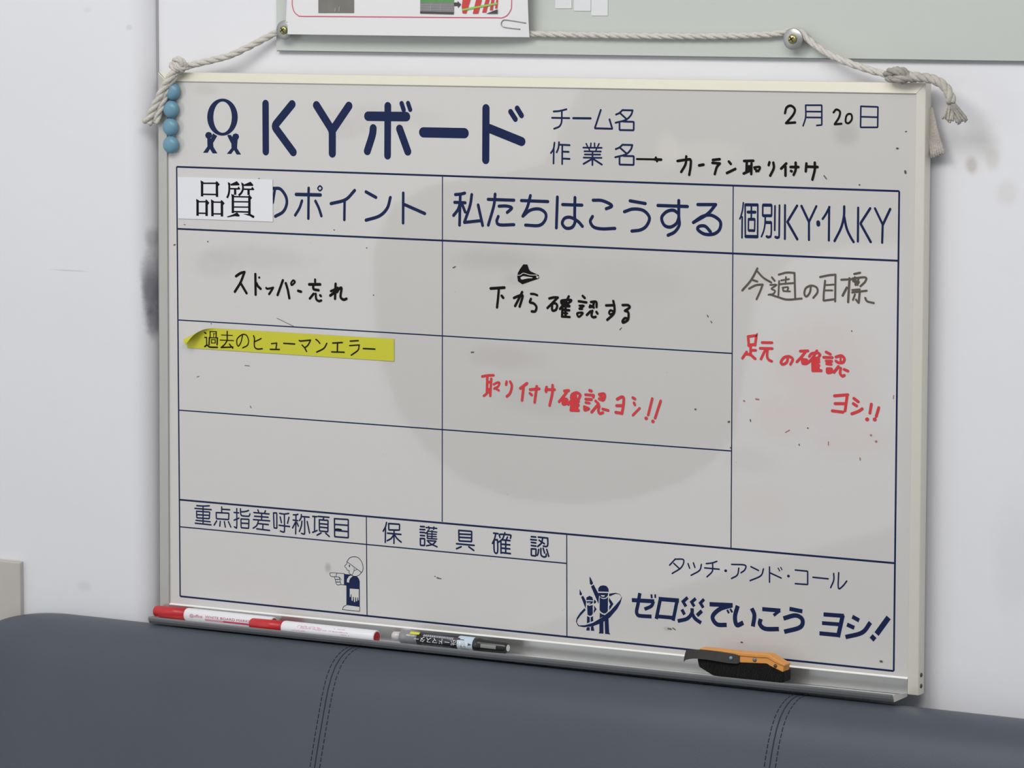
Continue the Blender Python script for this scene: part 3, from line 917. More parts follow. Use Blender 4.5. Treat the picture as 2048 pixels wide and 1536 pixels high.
SPK2 = mark('ink_specks', panel, M_grey, [
    (*Y2, 8, '75,1013 88,1007@9; 275,990 277,1005@9; 715,1212 717,1222@8; 793,1065 795,1066@11; 95,1243 100,1246@10; 1190,188 1192,190@9'),
    (*Y1, 7, '90,155 105,148@7; 215,732 230,731@8; 1742,1121 1747,1121@9; 1970,1207 1975,1206@11; 1825,480 1832,490@6; 1850,520 1856,530@6; 1228,578 1240,565@5'),
    ((720, 1020), 4.763, 7, '735,645 755,650@10; 712,630 720,632@6; 760,652 775,653@6'),
    ((330, 490), 3.657, 4, '820,535 950,598@3; 338,575 341,576@6; 585,880 620,884@4; 625,1178 630,1190@5; 1525,366 1527,366@7; 235,965 250,960@4'),
    ((1240, 1100), 3.303, 7, '800,608 810,609@7; 1722,735 1730,736@12; 318,518 340,522@7; 350,515 365,525@6'),
    ((1400, 0), 3.1605, 6, '1300,832 1306,830@6; 1245,938 1252,938@9; 1298,1082 1300,1092@12; 1008,1168 1010,1168@8; 785,1110 800,1130@6'),
    ((320, 320), 3.531, 6, '100,600 108,597@8; 338,575 340,576@8; 1230,493 1232,494@7; 1460,620 1461,620@7; 172,455 178,456@5; 700,130 702,131@6')], HW)

SPK1['kind'] = 'stuff'
SPK2['kind'] = 'stuff'

# ------------------------------------------------------------------ labels stuck on the board
lab = thing('paper_label', at(450, 437, -0.0005), 'white paper label with two bold black kanji, stuck over the first column heading', 'label')
LY = -0.0008
q = [at(x, y, LY) for x, y in ((355.5, 354), (400, 354.8), (545, 359.3), (545.5, 443.6), (450, 440), (356, 437))]
mb = MB()
mb.prism([(p.x, LY, p.z) for p in q], (0, 0.0004, 0))
mb.build('sheet', M_label, lab)
mark('printed_text', lab, M_mincho, [((360, 345), 10.24, 30,
     '|462,180 462,490@58; |765,190 768,500@58; |480,220 750,220; |480,445 750,450; P432,155 500,205 432,210; P755,170 825,240 795,280 740,230;'
     '|370,560 370,885@58; |555,570 555,890@58; |390,597 535,597@28; |390,832 540,835@28; P342,535 410,585 342,590; P545,545 612,620 585,660 525,590;'
     '|672,570 675,895@58; |868,580 870,900@58; |690,605 850,608@28; |690,845 860,848@28; P645,545 710,590 645,600; P855,557 928,630 895,665 840,600;'
     '|~1018,210 1020,330 1010,430 975,520@46; P1040,240 1175,175 1230,240 1225,262 1050,268; |1040,330 1230,335; P1195,300 1215,283 1250,345 1190,345; |1140,340 1140,455@54;'
     'P990,190 1050,240 995,250; |~1290,220 1300,330 1270,410 1212,470@44; P1310,250 1455,187 1512,250 1505,275 1320,275; |1310,340 1520,345; P1475,310 1495,290 1538,355 1470,355;'
     '|1415,345 1415,460@54; P1265,195 1325,245 1270,255; |1093,450 1093,830@56; |1432,490 1432,850@58; |1110,492 1420,500@28; |1110,597 1420,600@26; |1110,705 1420,708@26;'
     '|1110,800 1420,808@30; P1062,430 1125,480 1065,490; P1430,450 1488,520 1460,550 1400,500; P965,905 1090,860 1180,815 1240,885 1210,902 1130,892 990,918;'
     'P1300,848 1450,845 1535,890 1530,925 1505,932 1440,890')], LY - 0.0001)

ylab = thing('yellow_label', at(580, 710, -0.0005), 'long yellow label strip with black text and a curled left corner', 'label')
# a grid over the strip; the upper left corner rolls towards the room
TL, TR, BR, BL = at(370.5, 653), at(788.8, 677.8), at(788.8, 722.4), at(375.5, 695.5)
fa, fb = at(374, 688.5), at(446, 651.5)
fd = Vector((fb.x - fa.x, fb.z - fa.z)).normalized()
fn = Vector((-fd.y, fd.x))       # towards the upper left
CR = 0.0050


def curl(x, z, y):
    p = Vector((x - fa.x, z - fa.z))
    d = p.dot(fn)
    if d <= 0:
        return Vector((x, y, z))
    a = d / CR
    nd, h = CR * math.sin(a), CR * (1 - math.cos(a))
    return Vector((x + fn.x * (nd - d), y - h, z + fn.y * (nd - d)))


mb = MB()
NU, NV = 110, 16
vs = []
for yy in (-0.0005, -0.0008):
    for j in range(NV + 1):
        for i in range(NU + 1):
            u, v = (i / NU) ** 1.6, j / NV
            x = (TL.x * (1 - u) + TR.x * u) * (1 - v) + (BL.x * (1 - u) + BR.x * u) * v
            z = (TL.z * (1 - u) + TR.z * u) * (1 - v) + (BL.z * (1 - u) + BR.z * u) * v
            vs.append(curl(x, z, yy))
n1 = (NU + 1) * (NV + 1)
fs, fm = [], []
for j in range(NV):
    for i in range(NU):
        a = j * (NU + 1) + i
        fs.append((a, a + 1, a + NU + 2, a + NU + 1)); fm.append(1)
        fs.append((n1 + a, n1 + a + NU + 1, n1 + a + NU + 2, n1 + a + 1)); fm.append(0)
obj('strip', vs, fs, M_yellow, ylab, True, [M_yellow, M_yback], fm)
mb = MB()
LAYER[0] = 0
YB = [((365, 645), 9.309, 24,
      '~430,185 445,200@30; 425,275 460,275 460,410; ~425,445 470,420 520,455 660,460@30; 530,165 640,170@18; 525,165 525,270@22; 640,170 635,270@24; 590,210 590,265@14;'
      '580,205 630,208@12; 510,280 665,285@18; 510,280 505,410@28; 660,285 655,410@30; 550,315 550,380@18; 550,315 620,318@14; 620,318 620,380@20; 550,378 620,380@14;'
      '843,165 843,325@26; 735,230 940,238@16; 712,325 960,335@18; ~840,335 800,400 735,460; 730,462 950,455@26; 885,400 945,475@26;'
      '~1130,225 1100,360 1055,435 1025,400 1030,300 1120,225 1200,235 1240,330 1220,420 1130,470@22; ~1335,245 1350,300 1350,440 1400,490 1495,485@26; ~1365,350 1430,320 1475,295@22;'
      '1665,392 1765,380@22; 1765,380 1750,495@26; 1645,497 1815,500@26; 1895,385 2100,398@26'),
      ((570, 655), 8.904, 24,
      '~265,230 300,238 465,222@26; ~465,225 420,310 370,355; ~315,310 360,360 395,425; ~560,210 600,240 630,280; ~755,280 700,370 575,435@26; 860,275 1030,265@26;'
      '945,280 942,430@28; 840,432 1065,438; 1172,240 1315,232; 1160,320 1335,308@22; ~1330,310 1310,400 1190,490; 1405,372 1612,382@26')]
for org, s, w, data in YB:
    strokes(mb, org, s, w, data, lambda x, z: curl(x, z, -0.0011))
fixn(obj('printed_text', mb.v, mb.f, M_mincho2, ylab))

# ------------------------------------------------------------------ four magnets
mp = [(-0.001 * d, r * 0.001) for d, r in ((0, 8.6), (1.0, 9.1), (2.2, 9.3), (4.0, 9.0), (5.6, 8.1), (6.9, 6.6), (7.8, 4.6), (8.3, 2.3), (8.45, 0.3))]
mlabels = ['topmost of the four round blue magnets, tucked against the rope tail',
           'second round blue magnet from the top in the column at the board corner',
           'third round blue magnet from the top in the column at the board corner',
           'lowest of the four round blue magnets in the column at the board corner']
m0 = None
for (px, py), lb in zip(((343.0, 182.5), (340.3, 218.5), (339.3, 254.0), (340.0, 289.5)), mlabels):
    c = at(px, py, -0.0065)
    if m0 is None:
        mb = MB()
        mb.lathe((0, 0, 0), (0, 1, 0), mp, 36)
        m0 = mb.build('magnet', M_blue, None, True)
        o = m0
    else:
        o = m0.copy()
        COL.objects.link(o)
    o.location = (c.x, -0.0026, c.z)
    tag(o, lb, 'magnet', 'blue magnets on the board corner')

# ------------------------------------------------------------------ pale green notice board and what hangs on it
GYF = 0.0145
gl = at(553, 98, GYF)
gr = at(2048, 125, GYF)
zb = (gl.z + gr.z) / 2
gb = thing('notice_board', (gl.x + 0.6, WY, zb), 'pale green glossy notice board fixed to the wall above the whiteboard', 'notice board')
mb = MB()
mb.box(gl.x, 1.75, GYF, WY - 0.0002, zb, zb + 0.62)
o = mb.build('board_sheet', M_glass, gb)
mb = MB()
mb.box(gl.x, 1.75, GYF + 0.0004, WY - 0.0002, zb - 0.0009, zb - 0.0001)
mb.build('edge_trim', M_glassedge, gb)

# washers with screws
def washer(px, py, rad_, label, Yw):
    c = at(px, py, Yw)
    t = thing('wall_screw', (c.x, Yw, c.z), label, 'screw', 'washer screws holding the notice board')
    mb = MB()
    mb.lathe((c.x, Yw + 0.0008, c.z), (0, -1, 0), [(0, rad_), (0.0010, rad_), (0.0016, rad_ - 0.0006), (0.0016, 0.003)], 36)
    mb.build('washer', M_washer, t, True)
    mb = MB()
    mb.lathe((c.x, Yw - 0.0008, c.z), (0, -1, 0), [(0, 0.0046), (0.0012, 0.0045), (0.0024, 0.0036), (0.0030, 0.002), (0.0031, 0.0002)], 28)
    hd = mb.build('screw_head', M_brass, t, True)
    mb = MB()
    for a in (35, 125):
        d = Vector((math.cos(R(a)), 0, math.sin(R(a))))
        nrm = Vector((-d.z, 0, d.x))
        p0 = Vector((c.x, Yw - 0.0032, c.z))
        poly = [p0 + d * 0.0030 + nrm * 0.0006, p0 - d * 0.0030 + nrm * 0.0006, p0 - d * 0.0030 - nrm * 0.0006, p0 + d * 0.0030 - nrm * 0.0006]
        mb.prism(poly, (0, -0.0008, 0))
    mb.build('cross_recess', M_slot, hd)
    mb = MB()
    mb.lathe((c.x, Yw + 0.0008, c.z), (0, 1, 0), [(0, 0.0022), (GYF - Yw - 0.0008, 0.0022)], 14)
    mb.build('shank', M_brass, t, True)
    return t


washer(568.5, 60, 0.0098, 'brass screw with grey washer left of the poster', 0.0040)
washer(1586, 78, 0.0104, 'brass screw with grey washer where the rope bends down, right of the poster', 0.0040)

# poster
PYF = 0.0005
pst = thing('poster', at(815, 70, PYF), 'white sheet with pink rounded border and small pictures hanging over the green board', 'poster')
pl, pr_ = at(575, 0, PYF).x, at(1054, 0, PYF).x
pzl, pzr = at(578, 68.5, PYF).z, at(1051, 74.5, PYF).z


def bend(x, y, z):
    """the sheet waves a little and its lower right corner curls"""
    d = max(0.0, (x - (pr_ - 0.05)) / 0.05) * max(0.0, 1 - (z - pzr) / 0.06)
    return Vector((x, y - 0.0016 * math.sin((x - pl) * 14) * max(0, 1 - (z - pzr) / 0.2) + 0.0035 * d * d, z))


mb = MB()
vs = []
NU, NV = 44, 16
for yy in (PYF + 0.0002, PYF - 0.0001):
    for j in range(NV + 1):
        for i in range(NU + 1):
            u, v = i / NU, (j / NV) ** 1.4
            vs.append(bend(pl + (pr_ - pl) * u, yy, (pzl * (1 - u) + pzr * u) + 0.205 * v))
n1 = (NU + 1) * (NV + 1)
fs = []
for j in range(NV):
    for i in range(NU):
        a = j * (NU + 1) + i
        fs.append((a, a + NU + 1, a + NU + 2, a + 1))
        fs.append((n1 + a, n1 + a + 1, n1 + a + NU + 2, n1 + a + NU + 1))
obj('sheet', vs, fs, M_paper, pst, True)


def pmark(name, mat_, org, s, w, data, dy=0.0005):
    mb = MB()
    strokes(mb, org, s, w, data, lambda x, z: bend(x, PYF - dy, z), PYF)
    return fixn(obj(name, mb.v, mb.f, mat_, pst))


def pgrid(name, mat_, x0, x1, y0, y1, dy=0.0005):
    a, c = at(x0, y1, PYF), at(x1, y1, PYF)
    zt = at(x0, y0, PYF).z
    vs, fs = [], []
    n = 8
    for i in range(n + 1):
        u = i / n
        x = a.x + (c.x - a.x) * u
        zb_ = a.z + (c.z - a.z) * u
        vs += [bend(x, PYF - dy, zb_), bend(x, PYF - dy, zt)]
    for i in range(n):
        fs.append((2 * i, 2 * i + 2, 2 * i + 3, 2 * i + 1))
    return fixn(obj(name, vs, fs, mat_, pst))


ZP = ((620, 0), 4.452)
pts = [(585, -60), (585, 0), (585.5, 12), (589, 23), (596, 30), (604, 32.5)] + [(604 + k * 39, 32.5 + k * 0.29) for k in range(1, 11)] + \
      [(1003, 35.6), (1013, 31), (1020, 21), (1022.5, 8), (1022.8, -60)]
pmark('printed_border', M_pink, (0, 0), 1.0, 1.7, '~' + ' '.join(f'{x},{y}' for x, y in pts))
ph = pgrid('printed_picture', M_photo, 638, 710, -50, 26)
pmark('printed_detail', M_bandl, (620, 0), 4.452, 6, '235,75 232,100; 272,62 268,98', 0.0008)
pgrid('printed_picture', M_photo2, 842, 909, 5, 27)
pgrid('printed_picture', M_green, 842, 909, -40, 5.5)
pmark('printed_detail', M_bandl, (620, 0), 4.452, 4, '995,42 1280,48@3; 995,62 1280,68@3; 995,85 1280,90@3; 1085,30 1085,100@3; 1170,30 1170,105@3', 0.0008)
pmark('printed_detail', M_dark, (620, 0), 4.452, 12, '|990,110 1285,118@18', 0.0008)
pmark('printed_arrow', M_dark, (620, 0), 4.452, 30, '|1288,38 1322,38@30; P1318,8 1350,40 1322,72')
pmark('printed_picture', M_rprint, (620, 0), 4.452, 20,
      'P1370,-60 1425,-60 1432,0 1395,122 1362,118 1355,60; P1490,-40 1535,-40 1530,10 1500,122 1452,122; P1570,-20 1605,-20 1570,112 1535,112; P1618,-20 1645,-20 1628,92 1602,92; P1660,-10 1675,0 1668,75 1648,75', 0.0006)
pmark('printed_detail', M_lime, (620, 0), 4.452, 14, '|1360,88 1670,30@15', 0.0010)
pmark('printed_detail', M_dark, (620, 0), 4.452, 10, 'P1570,122 1672,82 1672,122', 0.0010)

# a second sheet hanging behind the poster, only its left edge shows
us = MB()
x0 = at(570.5, 10, 0.0022).x
vs = []
for j in range(9):
    z = at(570, 44, 0.0022).z + 0.18 * j / 8
    dx = 0.002 * math.sin(j * 1.3 + 0.3)
    for x in (x0 + dx, pl + 0.03):
        vs.append((x, 0.0024, z))
        vs.append((x, 0.0022, z))
fs = []
for j in range(8):
    a = 4 * j
    fs += [(a, a + 2, a + 6, a + 4), (a + 1, a + 5, a + 7, a + 3), (a, a + 4, a + 5, a + 1), (a + 2, a + 3, a + 7, a + 6)]
fs += [(0, 1, 3, 2), (32, 34, 35, 33)]
tag(obj('paper_sheet', vs, fs, M_paper), 'narrow edge of a second white sheet peeping out left of the poster', 'paper')

# paper clip on the poster's corner
mb = MB()
pp = [(1049.5, 46), (1030, 42.5), (1013, 40), (1007, 40), (1003.5, 43), (1002, 48), (1004, 52.5), (1009, 54.5), (1022, 56.5), (1038, 58.3)]
pp = catmull([Vector((x, y, 0)) for x, y in pp], 4)
mb.tube([bend(at(p.x, p.y, PYF).x, PYF - 0.0007, at(p.x, p.y, PYF).z) for p in pp], 0.00045, 8)
pp = [(1049.5, 46), (1051, 50), (1049, 54), (1030, 51)]
mb.tube([bend(at(x, y, PYF).x, PYF + 0.0011, at(x, y, PYF).z) for x, y in pp], 0.00045, 8)
tag(mb.build('paper_clip', M_wire, None, True), 'steel wire paper clip on the lower right corner of the poster', 'paper clip')

# three strips of paper
for x0, x1, yb, lb in ((1110.5, 1143.3, 16.8, 'leftmost and shortest of three white paper strips on the green board'),
                       (1148, 1181.5, 21.8, 'middle of three white paper strips on the green board'),
                       (1182.5, 1215.5, 31.3, 'rightmost and longest of three white paper strips on the green board')):
    a, c = at(x0, yb, GYF - 0.0006), at(x1, yb, GYF - 0.0006)
    mb = MB()
    mb.box(a.x, c.x, GYF - 0.0007, GYF - 0.0002, (a.z + c.z) / 2, a.z + 0.12)
    tag(mb.build('paper_strip', M_strip), lb, 'paper', 'paper strips on the green board')

# ------------------------------------------------------------------ rope
rope = thing('rope', at(1100, 70, 0.01), 'dirty white twisted rope strung over the two screws to hang the whiteboard', 'rope')


def ropepath(pp, n=6):
    return catmull([at(x, y, Y) for x, y, Y in pp], n)


def twist(mb, path, r, pitch=0.036, ph=0.0, flare=None, strands=3):
    n = len(path)
    # even resampling
    L = [0]
    for i in range(1, n):
        L.append(L[-1] + (path[i] - path[i - 1]).length)
    N = max(8, int(L[-1] / 0.0016))
    pts = []
    k = 0
    for i in range(N + 1):
        s = L[-1] * i / N
        while k < n - 2 and L[k + 1] < s:
            k += 1
        t = (s - L[k]) / max(1e-9, L[k + 1] - L[k])
        pts.append(path[k].lerp(path[k + 1], t))
    nr = None
    fr = []
    for i in range(N + 1):
        t = (pts[min(i + 1, N)] - pts[max(i - 1, 0)]).normalized()
        if nr is None:
            nr = t.cross(Vector((0, 1, 0.1))).normalized()
        nr = (nr - t * nr.dot(t)).normalized()
        fr.append((t, nr.copy(), t.cross(nr)))
    for sn in range(strands):
        out, rr_ = [], []
        for i in range(N + 1):
            s = L[-1] * i / N
            a = ph + 2 * math.pi * (s / pitch + sn / strands)
            k_ = 1.0
            if flare:
                k_ = 1 + flare * max(0, (i / N - 0.55) / 0.45) ** 2
            out.append(pts[i] + (fr[i][1] * math.cos(a) + fr[i][2] * math.sin(a)) * r * 0.42 * k_)
            rr_.append(r * 0.62 * (1 + 0.06 * math.sin(i * 0.9 + sn)))
        mb.tube(out, rr_, 9)


def ropepart(name, mat_, pp, r, **k):
    mb = MB()
    twist(mb, ropepath(pp), r, **k)
    return mb.build(name, mat_, rope, True)


ropepart('cord', M_rope, [(372, 133, -0.004), (400, 126, -0.003), (430, 119, -0.002), (462, 110, 0.000), (500, 92, 0.004), (535, 74, 0.0085), (556, 63, 0.0094), (568, 53, 0.0096), (590, 48, 0.0096), (640, 58, 0.0100)], 0.0036)
ropepart('cord', M_rope, [(640, 58, 0.0100), (800, 62, 0.0103), (950, 65, 0.0103), (1055, 67.5, 0.0103), (1200, 70.5, 0.0104), (1330, 72.5, 0.0104), (1450, 72, 0.0102), (1530, 69.5, 0.0098), (1565, 65.5, 0.0094), (1588, 59.5, 0.0094)], 0.0032)
ropepart('cord', M_rope, [(1588, 59.5, 0.0094), (1603, 66, 0.0090), (1622, 84, 0.0075), (1650, 104, 0.005), (1680, 119, 0.002), (1715, 132, -0.001), (1750, 143, -0.003), (1775, 149, -0.004)], 0.0034)
# left knot and tails
mb = MB()
twist(mb, ropepath([(346, 128, -0.003), (352, 120, -0.009), (360, 119, -0.012), (366, 127, -0.012), (366, 138, -0.008), (358, 143, -0.003)]), 0.0036, ph=1.0)
twist(mb, ropepath([(375, 133, -0.006), (362, 137, -0.012), (350, 136, -0.011), (343, 130, -0.005)]), 0.0036, ph=2.0)
twist(mb, ropepath([(348, 124, -0.006), (357, 133, -0.014), (366, 142, -0.010)]), 0.0030, ph=0.3)
mb.build('knot', M_rope, rope, True)
ropepart('tail', M_rope, [(356, 134, -0.008), (344, 150, -0.0105), (330, 172, -0.0115), (318, 196, -0.0115), (306, 222, -0.0112), (295, 246, -0.011)], 0.0044, pitch=0.034, flare=0.8)
ropepart('tail', M_rope, [(358, 140, -0.007), (345, 160, -0.008), (334, 184, -0.0085), (325, 208, -0.0085), (317, 228, -0.0085), (313, 247, -0.0085)], 0.0036, pitch=0.034, flare=0.5)
# right knot and tails
mb = MB()
twist(mb, ropepath([(1773, 149, -0.003), (1782, 143, -0.010), (1794, 142, -0.013), (1806, 147, -0.012), (1812, 156, -0.007), (1802, 161, -0.004)]), 0.0040, ph=0.7)
twist(mb, ropepath([(1776, 156, -0.006), (1790, 158, -0.012), (1806, 157, -0.013), (1822, 157, -0.009), (1832, 157, -0.004)]), 0.0038, ph=1.7)
twist(mb, ropepath([(1795, 140, -0.004), (1806, 142, -0.009), (1818, 150, -0.009), (1826, 160, -0.005)]), 0.0036, ph=0.2)
mb.build('knot', M_ropedirty, rope, True)
ropepart('tail', M_ropetail, [(1815, 151, -0.007), (1835, 154, -0.008), (1860, 157, -0.010), (1880, 165, -0.012), (1893, 178, -0.014), (1901, 194, -0.015), (1902, 206, -0.015)], 0.0046, pitch=0.030)
random.seed(3)
for (ex, ey, n, w, m) in ((1895, 240, 9, 15, M_ropetail), (1925, 240, 10, 17, M_ropedirty)):
    mb = MB()
    for k in range(n):
        u = (k / (n - 1) - 0.5) * 2
        p = [at(1901 + u * 3, 203, -0.015), at((1901 + ex) / 2 + u * w * 0.45, 222 + random.uniform(-2, 2), -0.015 + random.uniform(-.001, .001)),
             at(ex + u * w * 0.66 + random.uniform(-2, 2), ey + random.uniform(-4, 6) + u * (4 if ex < 1910 else -4), -0.015 + random.uniform(-.002, .002))]
        mb.tube(catmull(p, 4), [0.0015 - 0.00004 * i for i in range(9)], 6)
    mb.build('frayed_end', m, rope, True)
mb = MB()
for k in range(6):
    u = k / 5 - 0.5
    p = [at(1861 + u * 4, 215, 0.010), at(1866 + u * 16, 262, 0.009), at(1876 + u * 24, 312 - u * 8, 0.008)]
    mb.tube(catmull(p, 5), 0.0017, 6)
mb.build('tail', M_ropetail, rope, True)

# ------------------------------------------------------------------ pens in the tray
def text_mesh(body, size):
    cu = bpy.data.curves.new('lettering', 'FONT')
    cu.body = body
    cu.size = size
    cu.align_x = 'LEFT'
    o = bpy.data.objects.new('lettering', cu)
    COL.objects.link(o)
    dg = bpy.context.evaluated_depsgraph_get()
    me = o.evaluated_get(dg).to_mesh()
    v = [Vector((p.co.x, p.co.y)) for p in me.vertices]
    f = [tuple(p.vertices) for p in me.polygons]
    o.evaluated_get(dg).to_mesh_clear()
    bpy.data.objects.remove(o)
    bpy.data.curves.remove(cu)
    return v, f


def wrap(mb, v, f, ox, oy, oz, r, x0, phi0, width=None, flip=False, height=None):
    """letters laid round a barrel lying along x; phi is measured from the top towards the room"""
    xs, ys = [p.x for p in v], [p.y for p in v]
    mx, nx, my, ny = max(xs), min(xs), max(ys), min(ys)
    sx = (width / (mx - nx)) if width else 1.0
    sy = (height / (my - ny)) if height else sx
    out = []
    for p in v:
        x, y = (p.x - nx) * sx, (p.y - (my + ny) / 2) * sy
        if flip:
            x, y = (mx - nx) * sx - x, -y
        a = phi0 - y / r
        out.append((ox + x0 + x, oy - r * math.sin(a), oz + r * math.cos(a)))
    mb.add(out, f)


def cylrect(mb, ox, oy, oz, r, xa, xb, pa, pb, n=8):
    v, f = [], []
    for k in range(n + 1):
        a = pa + (pb - pa) * k / n
        for x in (xa, xb):
            v.append((ox + x, oy - r * math.sin(a), oz + r * math.cos(a)))
    for k in range(n):
        f.append((2 * k, 2 * k + 1, 2 * k + 3, 2 * k + 2))
    mb.add(v, f)


def red_marker(x0, x1, yc, label):
    zc = floor_z((x0 + x1) / 2, yc) + 0.0072
    L = x1 - x0
    t = thing('whiteboard_marker', ((x0 + x1) / 2, yc, zc), label, 'marker pen', 'red whiteboard markers in the tray')
    r = 0.0071
    capl = 0.0415
    mb = MB()
    mb.lathe((x0, yc, zc), (1, 0, 0), [(0, 0.0048), (0.0006, 0.0056), (0.0020, 0.0061), (capl * 0.5, 0.0064), (capl, 0.0065)], 36)
    mb.build('cap', M_mred, t, True)
    mb = MB()
    mb.lathe((x0 + capl, yc, zc), (1, 0, 0), [(0.0, 0.0064), (0.0006, r - 0.0003), (0.0025, r), (L - capl - 0.0008, r), (L - capl, r - 0.0004), (L - capl, 0.0056)], 40)
    mb.build('barrel', M_mwhite, t, True)
    mb = MB()
    mb.lathe((x1 - 0.0015, yc, zc), (1, 0, 0), [(0, 0.0058), (0.0018, 0.0058), (0.0020, 0.0052)], 32)
    mb.build('end_plug', M_plug, t, True)
    return t, r, x0 + capl, L - capl, zc


xa, xb = at(311, 1227, -0.010).x, at(547.5, 1241, -0.010).x
t1, r, bx, bl, MZ = red_marker(xa, xb, -0.0098, 'red capped white marker at the left end of the tray')
mb = MB()
v, f = text_mesh('@office', 0.005)
wrap(mb, v, f, bx, -0.0098, MZ, r + 0.0002, 0.0085, R(86), 0.0165, height=0.0040)
v, f = text_mesh('WHITE BOARD MARKER', 0.005)
wrap(mb, v, f, bx, -0.0098, MZ, r + 0.0002, 0.0285, R(82), 0.062, height=0.0026)
cylrect(mb, bx, -0.0098, MZ, r + 0.0002, 0.052, 0.086, R(100), R(116))
o = obj('printed_text', mb.v, mb.f, M_mprint, t1)
mb = MB()
cylrect(mb, bx, -0.0098, MZ, r + 0.0002, 0.0285, 0.0518, R(100), R(116))
obj('printed_band', mb.v, mb.f, M_mprint2, t1)
xa, xb = at(501.5, 1252, -0.0235).x, at(752, 1268, -0.0235).x
t2, r, bx, bl, MZ = red_marker(xa, xb, -0.0222, 'red capped white marker covered in fine print, nearest to the black marker')
mb = MB()
random.seed(11)
for phi, xs_, xe in ((50, 0.0215, 0.049), (60, 0.0205, 0.052), (70, 0.0200, 0.084), (93, 0.0125, 0.033), (88, 0.074, 0.086), (46, 0.066, 0.080)):
    x = xs_
    while x < xe:
        w = random.uniform(0.0006, 0.0017)
        h = random.uniform(1.5, 3.2)
        o_ = random.uniform(-1.6, 1.6)
        if random.random() < 0.86:
            cylrect(mb, bx, -0.0222, MZ, r + 0.0002, x, min(x + w, xe), R(phi - h + o_), R(phi + h + o_), 2)
        x += w + random.uniform(0.0002, 0.0006)
obj('printed_text', mb.v, mb.f, M_mprint2, t2)

# black marker
xa, xb = at(787, 1271, -0.019).x, at(1016, 1302, -0.019).x
yc, r = -0.0190, 0.0073
zc = at(870, 1266.2, yc).z - r
bk = thing('whiteboard_marker', ((xa + xb) / 2, yc, zc), 'black marker with silver and pale blue label lying in the tray', 'marker pen')
px2x = lambda px, py: at(px, py, yc - r).x
s0, s1, s2, s3 = px2x(795.5, 1272), px2x(832, 1276), px2x(913, 1290), px2x(944, 1292)
mb = MB()
mb.lathe((xa, yc, zc), (1, 0, 0), [(0, 0.0040), (0.0005, 0.0046), (s0 - xa, 0.0050)], 28)
mb.build('tail_plug', M_clear, bk, True)
mb = MB()
mb.lathe((s0, yc, zc), (1, 0, 0), [(0, 0.0058), (0.0006, r - 0.0006), (0.0018, r), (s1 - s0, r)], 40)
mb.build('ink_window', M_smoke, bk, True)
mb = MB()
mb.lathe((s1, yc, zc), (1, 0, 0), [(0, r), (s3 - s1, r)], 40)
brl = mb.build('barrel', M_blabel, bk, True)
mb = MB()
cylrect(mb, 0, yc, zc, r + 0.00012, s2, s3, R(-60), R(200), 24)
obj('pale_blue_band', mb.v, mb.f, M_sky, brl)
mb = MB()
cylrect(mb, 0, yc, zc, r + 0.00015, px2x(817, 1262), px2x(836, 1264), R(22), R(48))
obj('yellow_tag', mb.v, mb.f, M_ylab, brl)
mb = MB()
v, f = text_mesh('ボードマスター', 0.006)
wrap(mb, v, f, 0, yc, zc, r + 0.0003, px2x(828, 1276), R(84), px2x(912, 1285) - px2x(828, 1276), True, 0.0058)
obj('printed_text', mb.v, mb.f, M_wprint, brl)
mb = MB()
v, f = text_mesh('WHITEBOARD MARKER', 0.003)
wrap(mb, v, f, 0, yc, zc, r + 0.0003, px2x(842, 1290), R(124), px2x(900, 1296) - px2x(842, 1290), True, 0.0016)
obj('printed_text', mb.v, mb.f, M_silver, brl)
mb = MB()
x = px2x(845, 1263)
xe = px2x(905, 1272)
random.seed(5)
while x < xe:
    w = random.uniform(0.0012, 0.0022)
    cylrect(mb, 0, yc, zc, r + 0.0003, x, min(xe, x + w), R(40), R(58), 3)
    x += w + 0.0005
obj('printed_text', mb.v, mb.f, M_silver, brl)
mb = MB()
v, f = text_mesh('中字', 0.003)
wrap(mb, v, f, 0, yc, zc, r + 0.0004, px2x(919, 1290), R(104), px2x(932, 1290) - px2x(919, 1290), True, 0.0030)
v, f = text_mesh('PILOT', 0.003)
wrap(mb, v, f, 0, yc, zc, r + 0.0004, px2x(919, 1298), R(132), px2x(936, 1300) - px2x(919, 1298), True, 0.0018)
cylrect(mb, 0, yc, zc, r + 0.0004, px2x(905, 1272), px2x(918, 1273), R(38), R(56), 4)
cylrect(mb, 0, yc, zc, r + 0.0004, px2x(918, 1273), px2x(927, 1275), R(50), R(55), 3)
obj('printed_text', mb.v, mb.f, M_dark, brl)
mb = MB()
for a_, b_ in ((918, 921), (931, 934)):
    cylrect(mb, 0, yc, zc, r + 0.0003, px2x(a_, 1283), px2x(b_, 1283), R(68), R(92), 4)
cylrect(mb, 0, yc, zc, r + 0.0003, px2x(918, 1283), px2x(934, 1283), R(92), R(116), 4)
obj('printed_panel', mb.v, mb.f, M_wprint, brl)
mb = MB()
v = []
for x_, p_ in ((936, 74), (943, 84), (936, 94)):
    v.append((px2x(x_, 1285), yc - (r + 0.0004) * math.sin(R(p_)), zc + (r + 0.0004) * math.cos(R(p_))))
mb.add(v, [(0, 1, 2)])
obj('printed_tip', mb.v, mb.f, M_hole, brl)
mb = MB()
cl = xb - s3
mb.lathe((s3, yc, zc), (1, 0, 0), [(0, r + 0.0001), (0.0005, r + 0.0005), (0.006, r + 0.0003), (cl * 0.3, r - 0.0008), (cl - 0.003, r - 0.0014), (cl - 0.0008, r - 0.002), (cl, r - 0.003)], 36)
cp = mb.build('cap', M_blk, bk, True)
mb = MB()
cylrect(mb, 0, yc, zc, r - 0.00045, px2x(957, 1288), px2x(991, 1293), R(68), R(100), 6)
obj('clip_window', mb.v, mb.f, M_window, cp)
mb = MB()
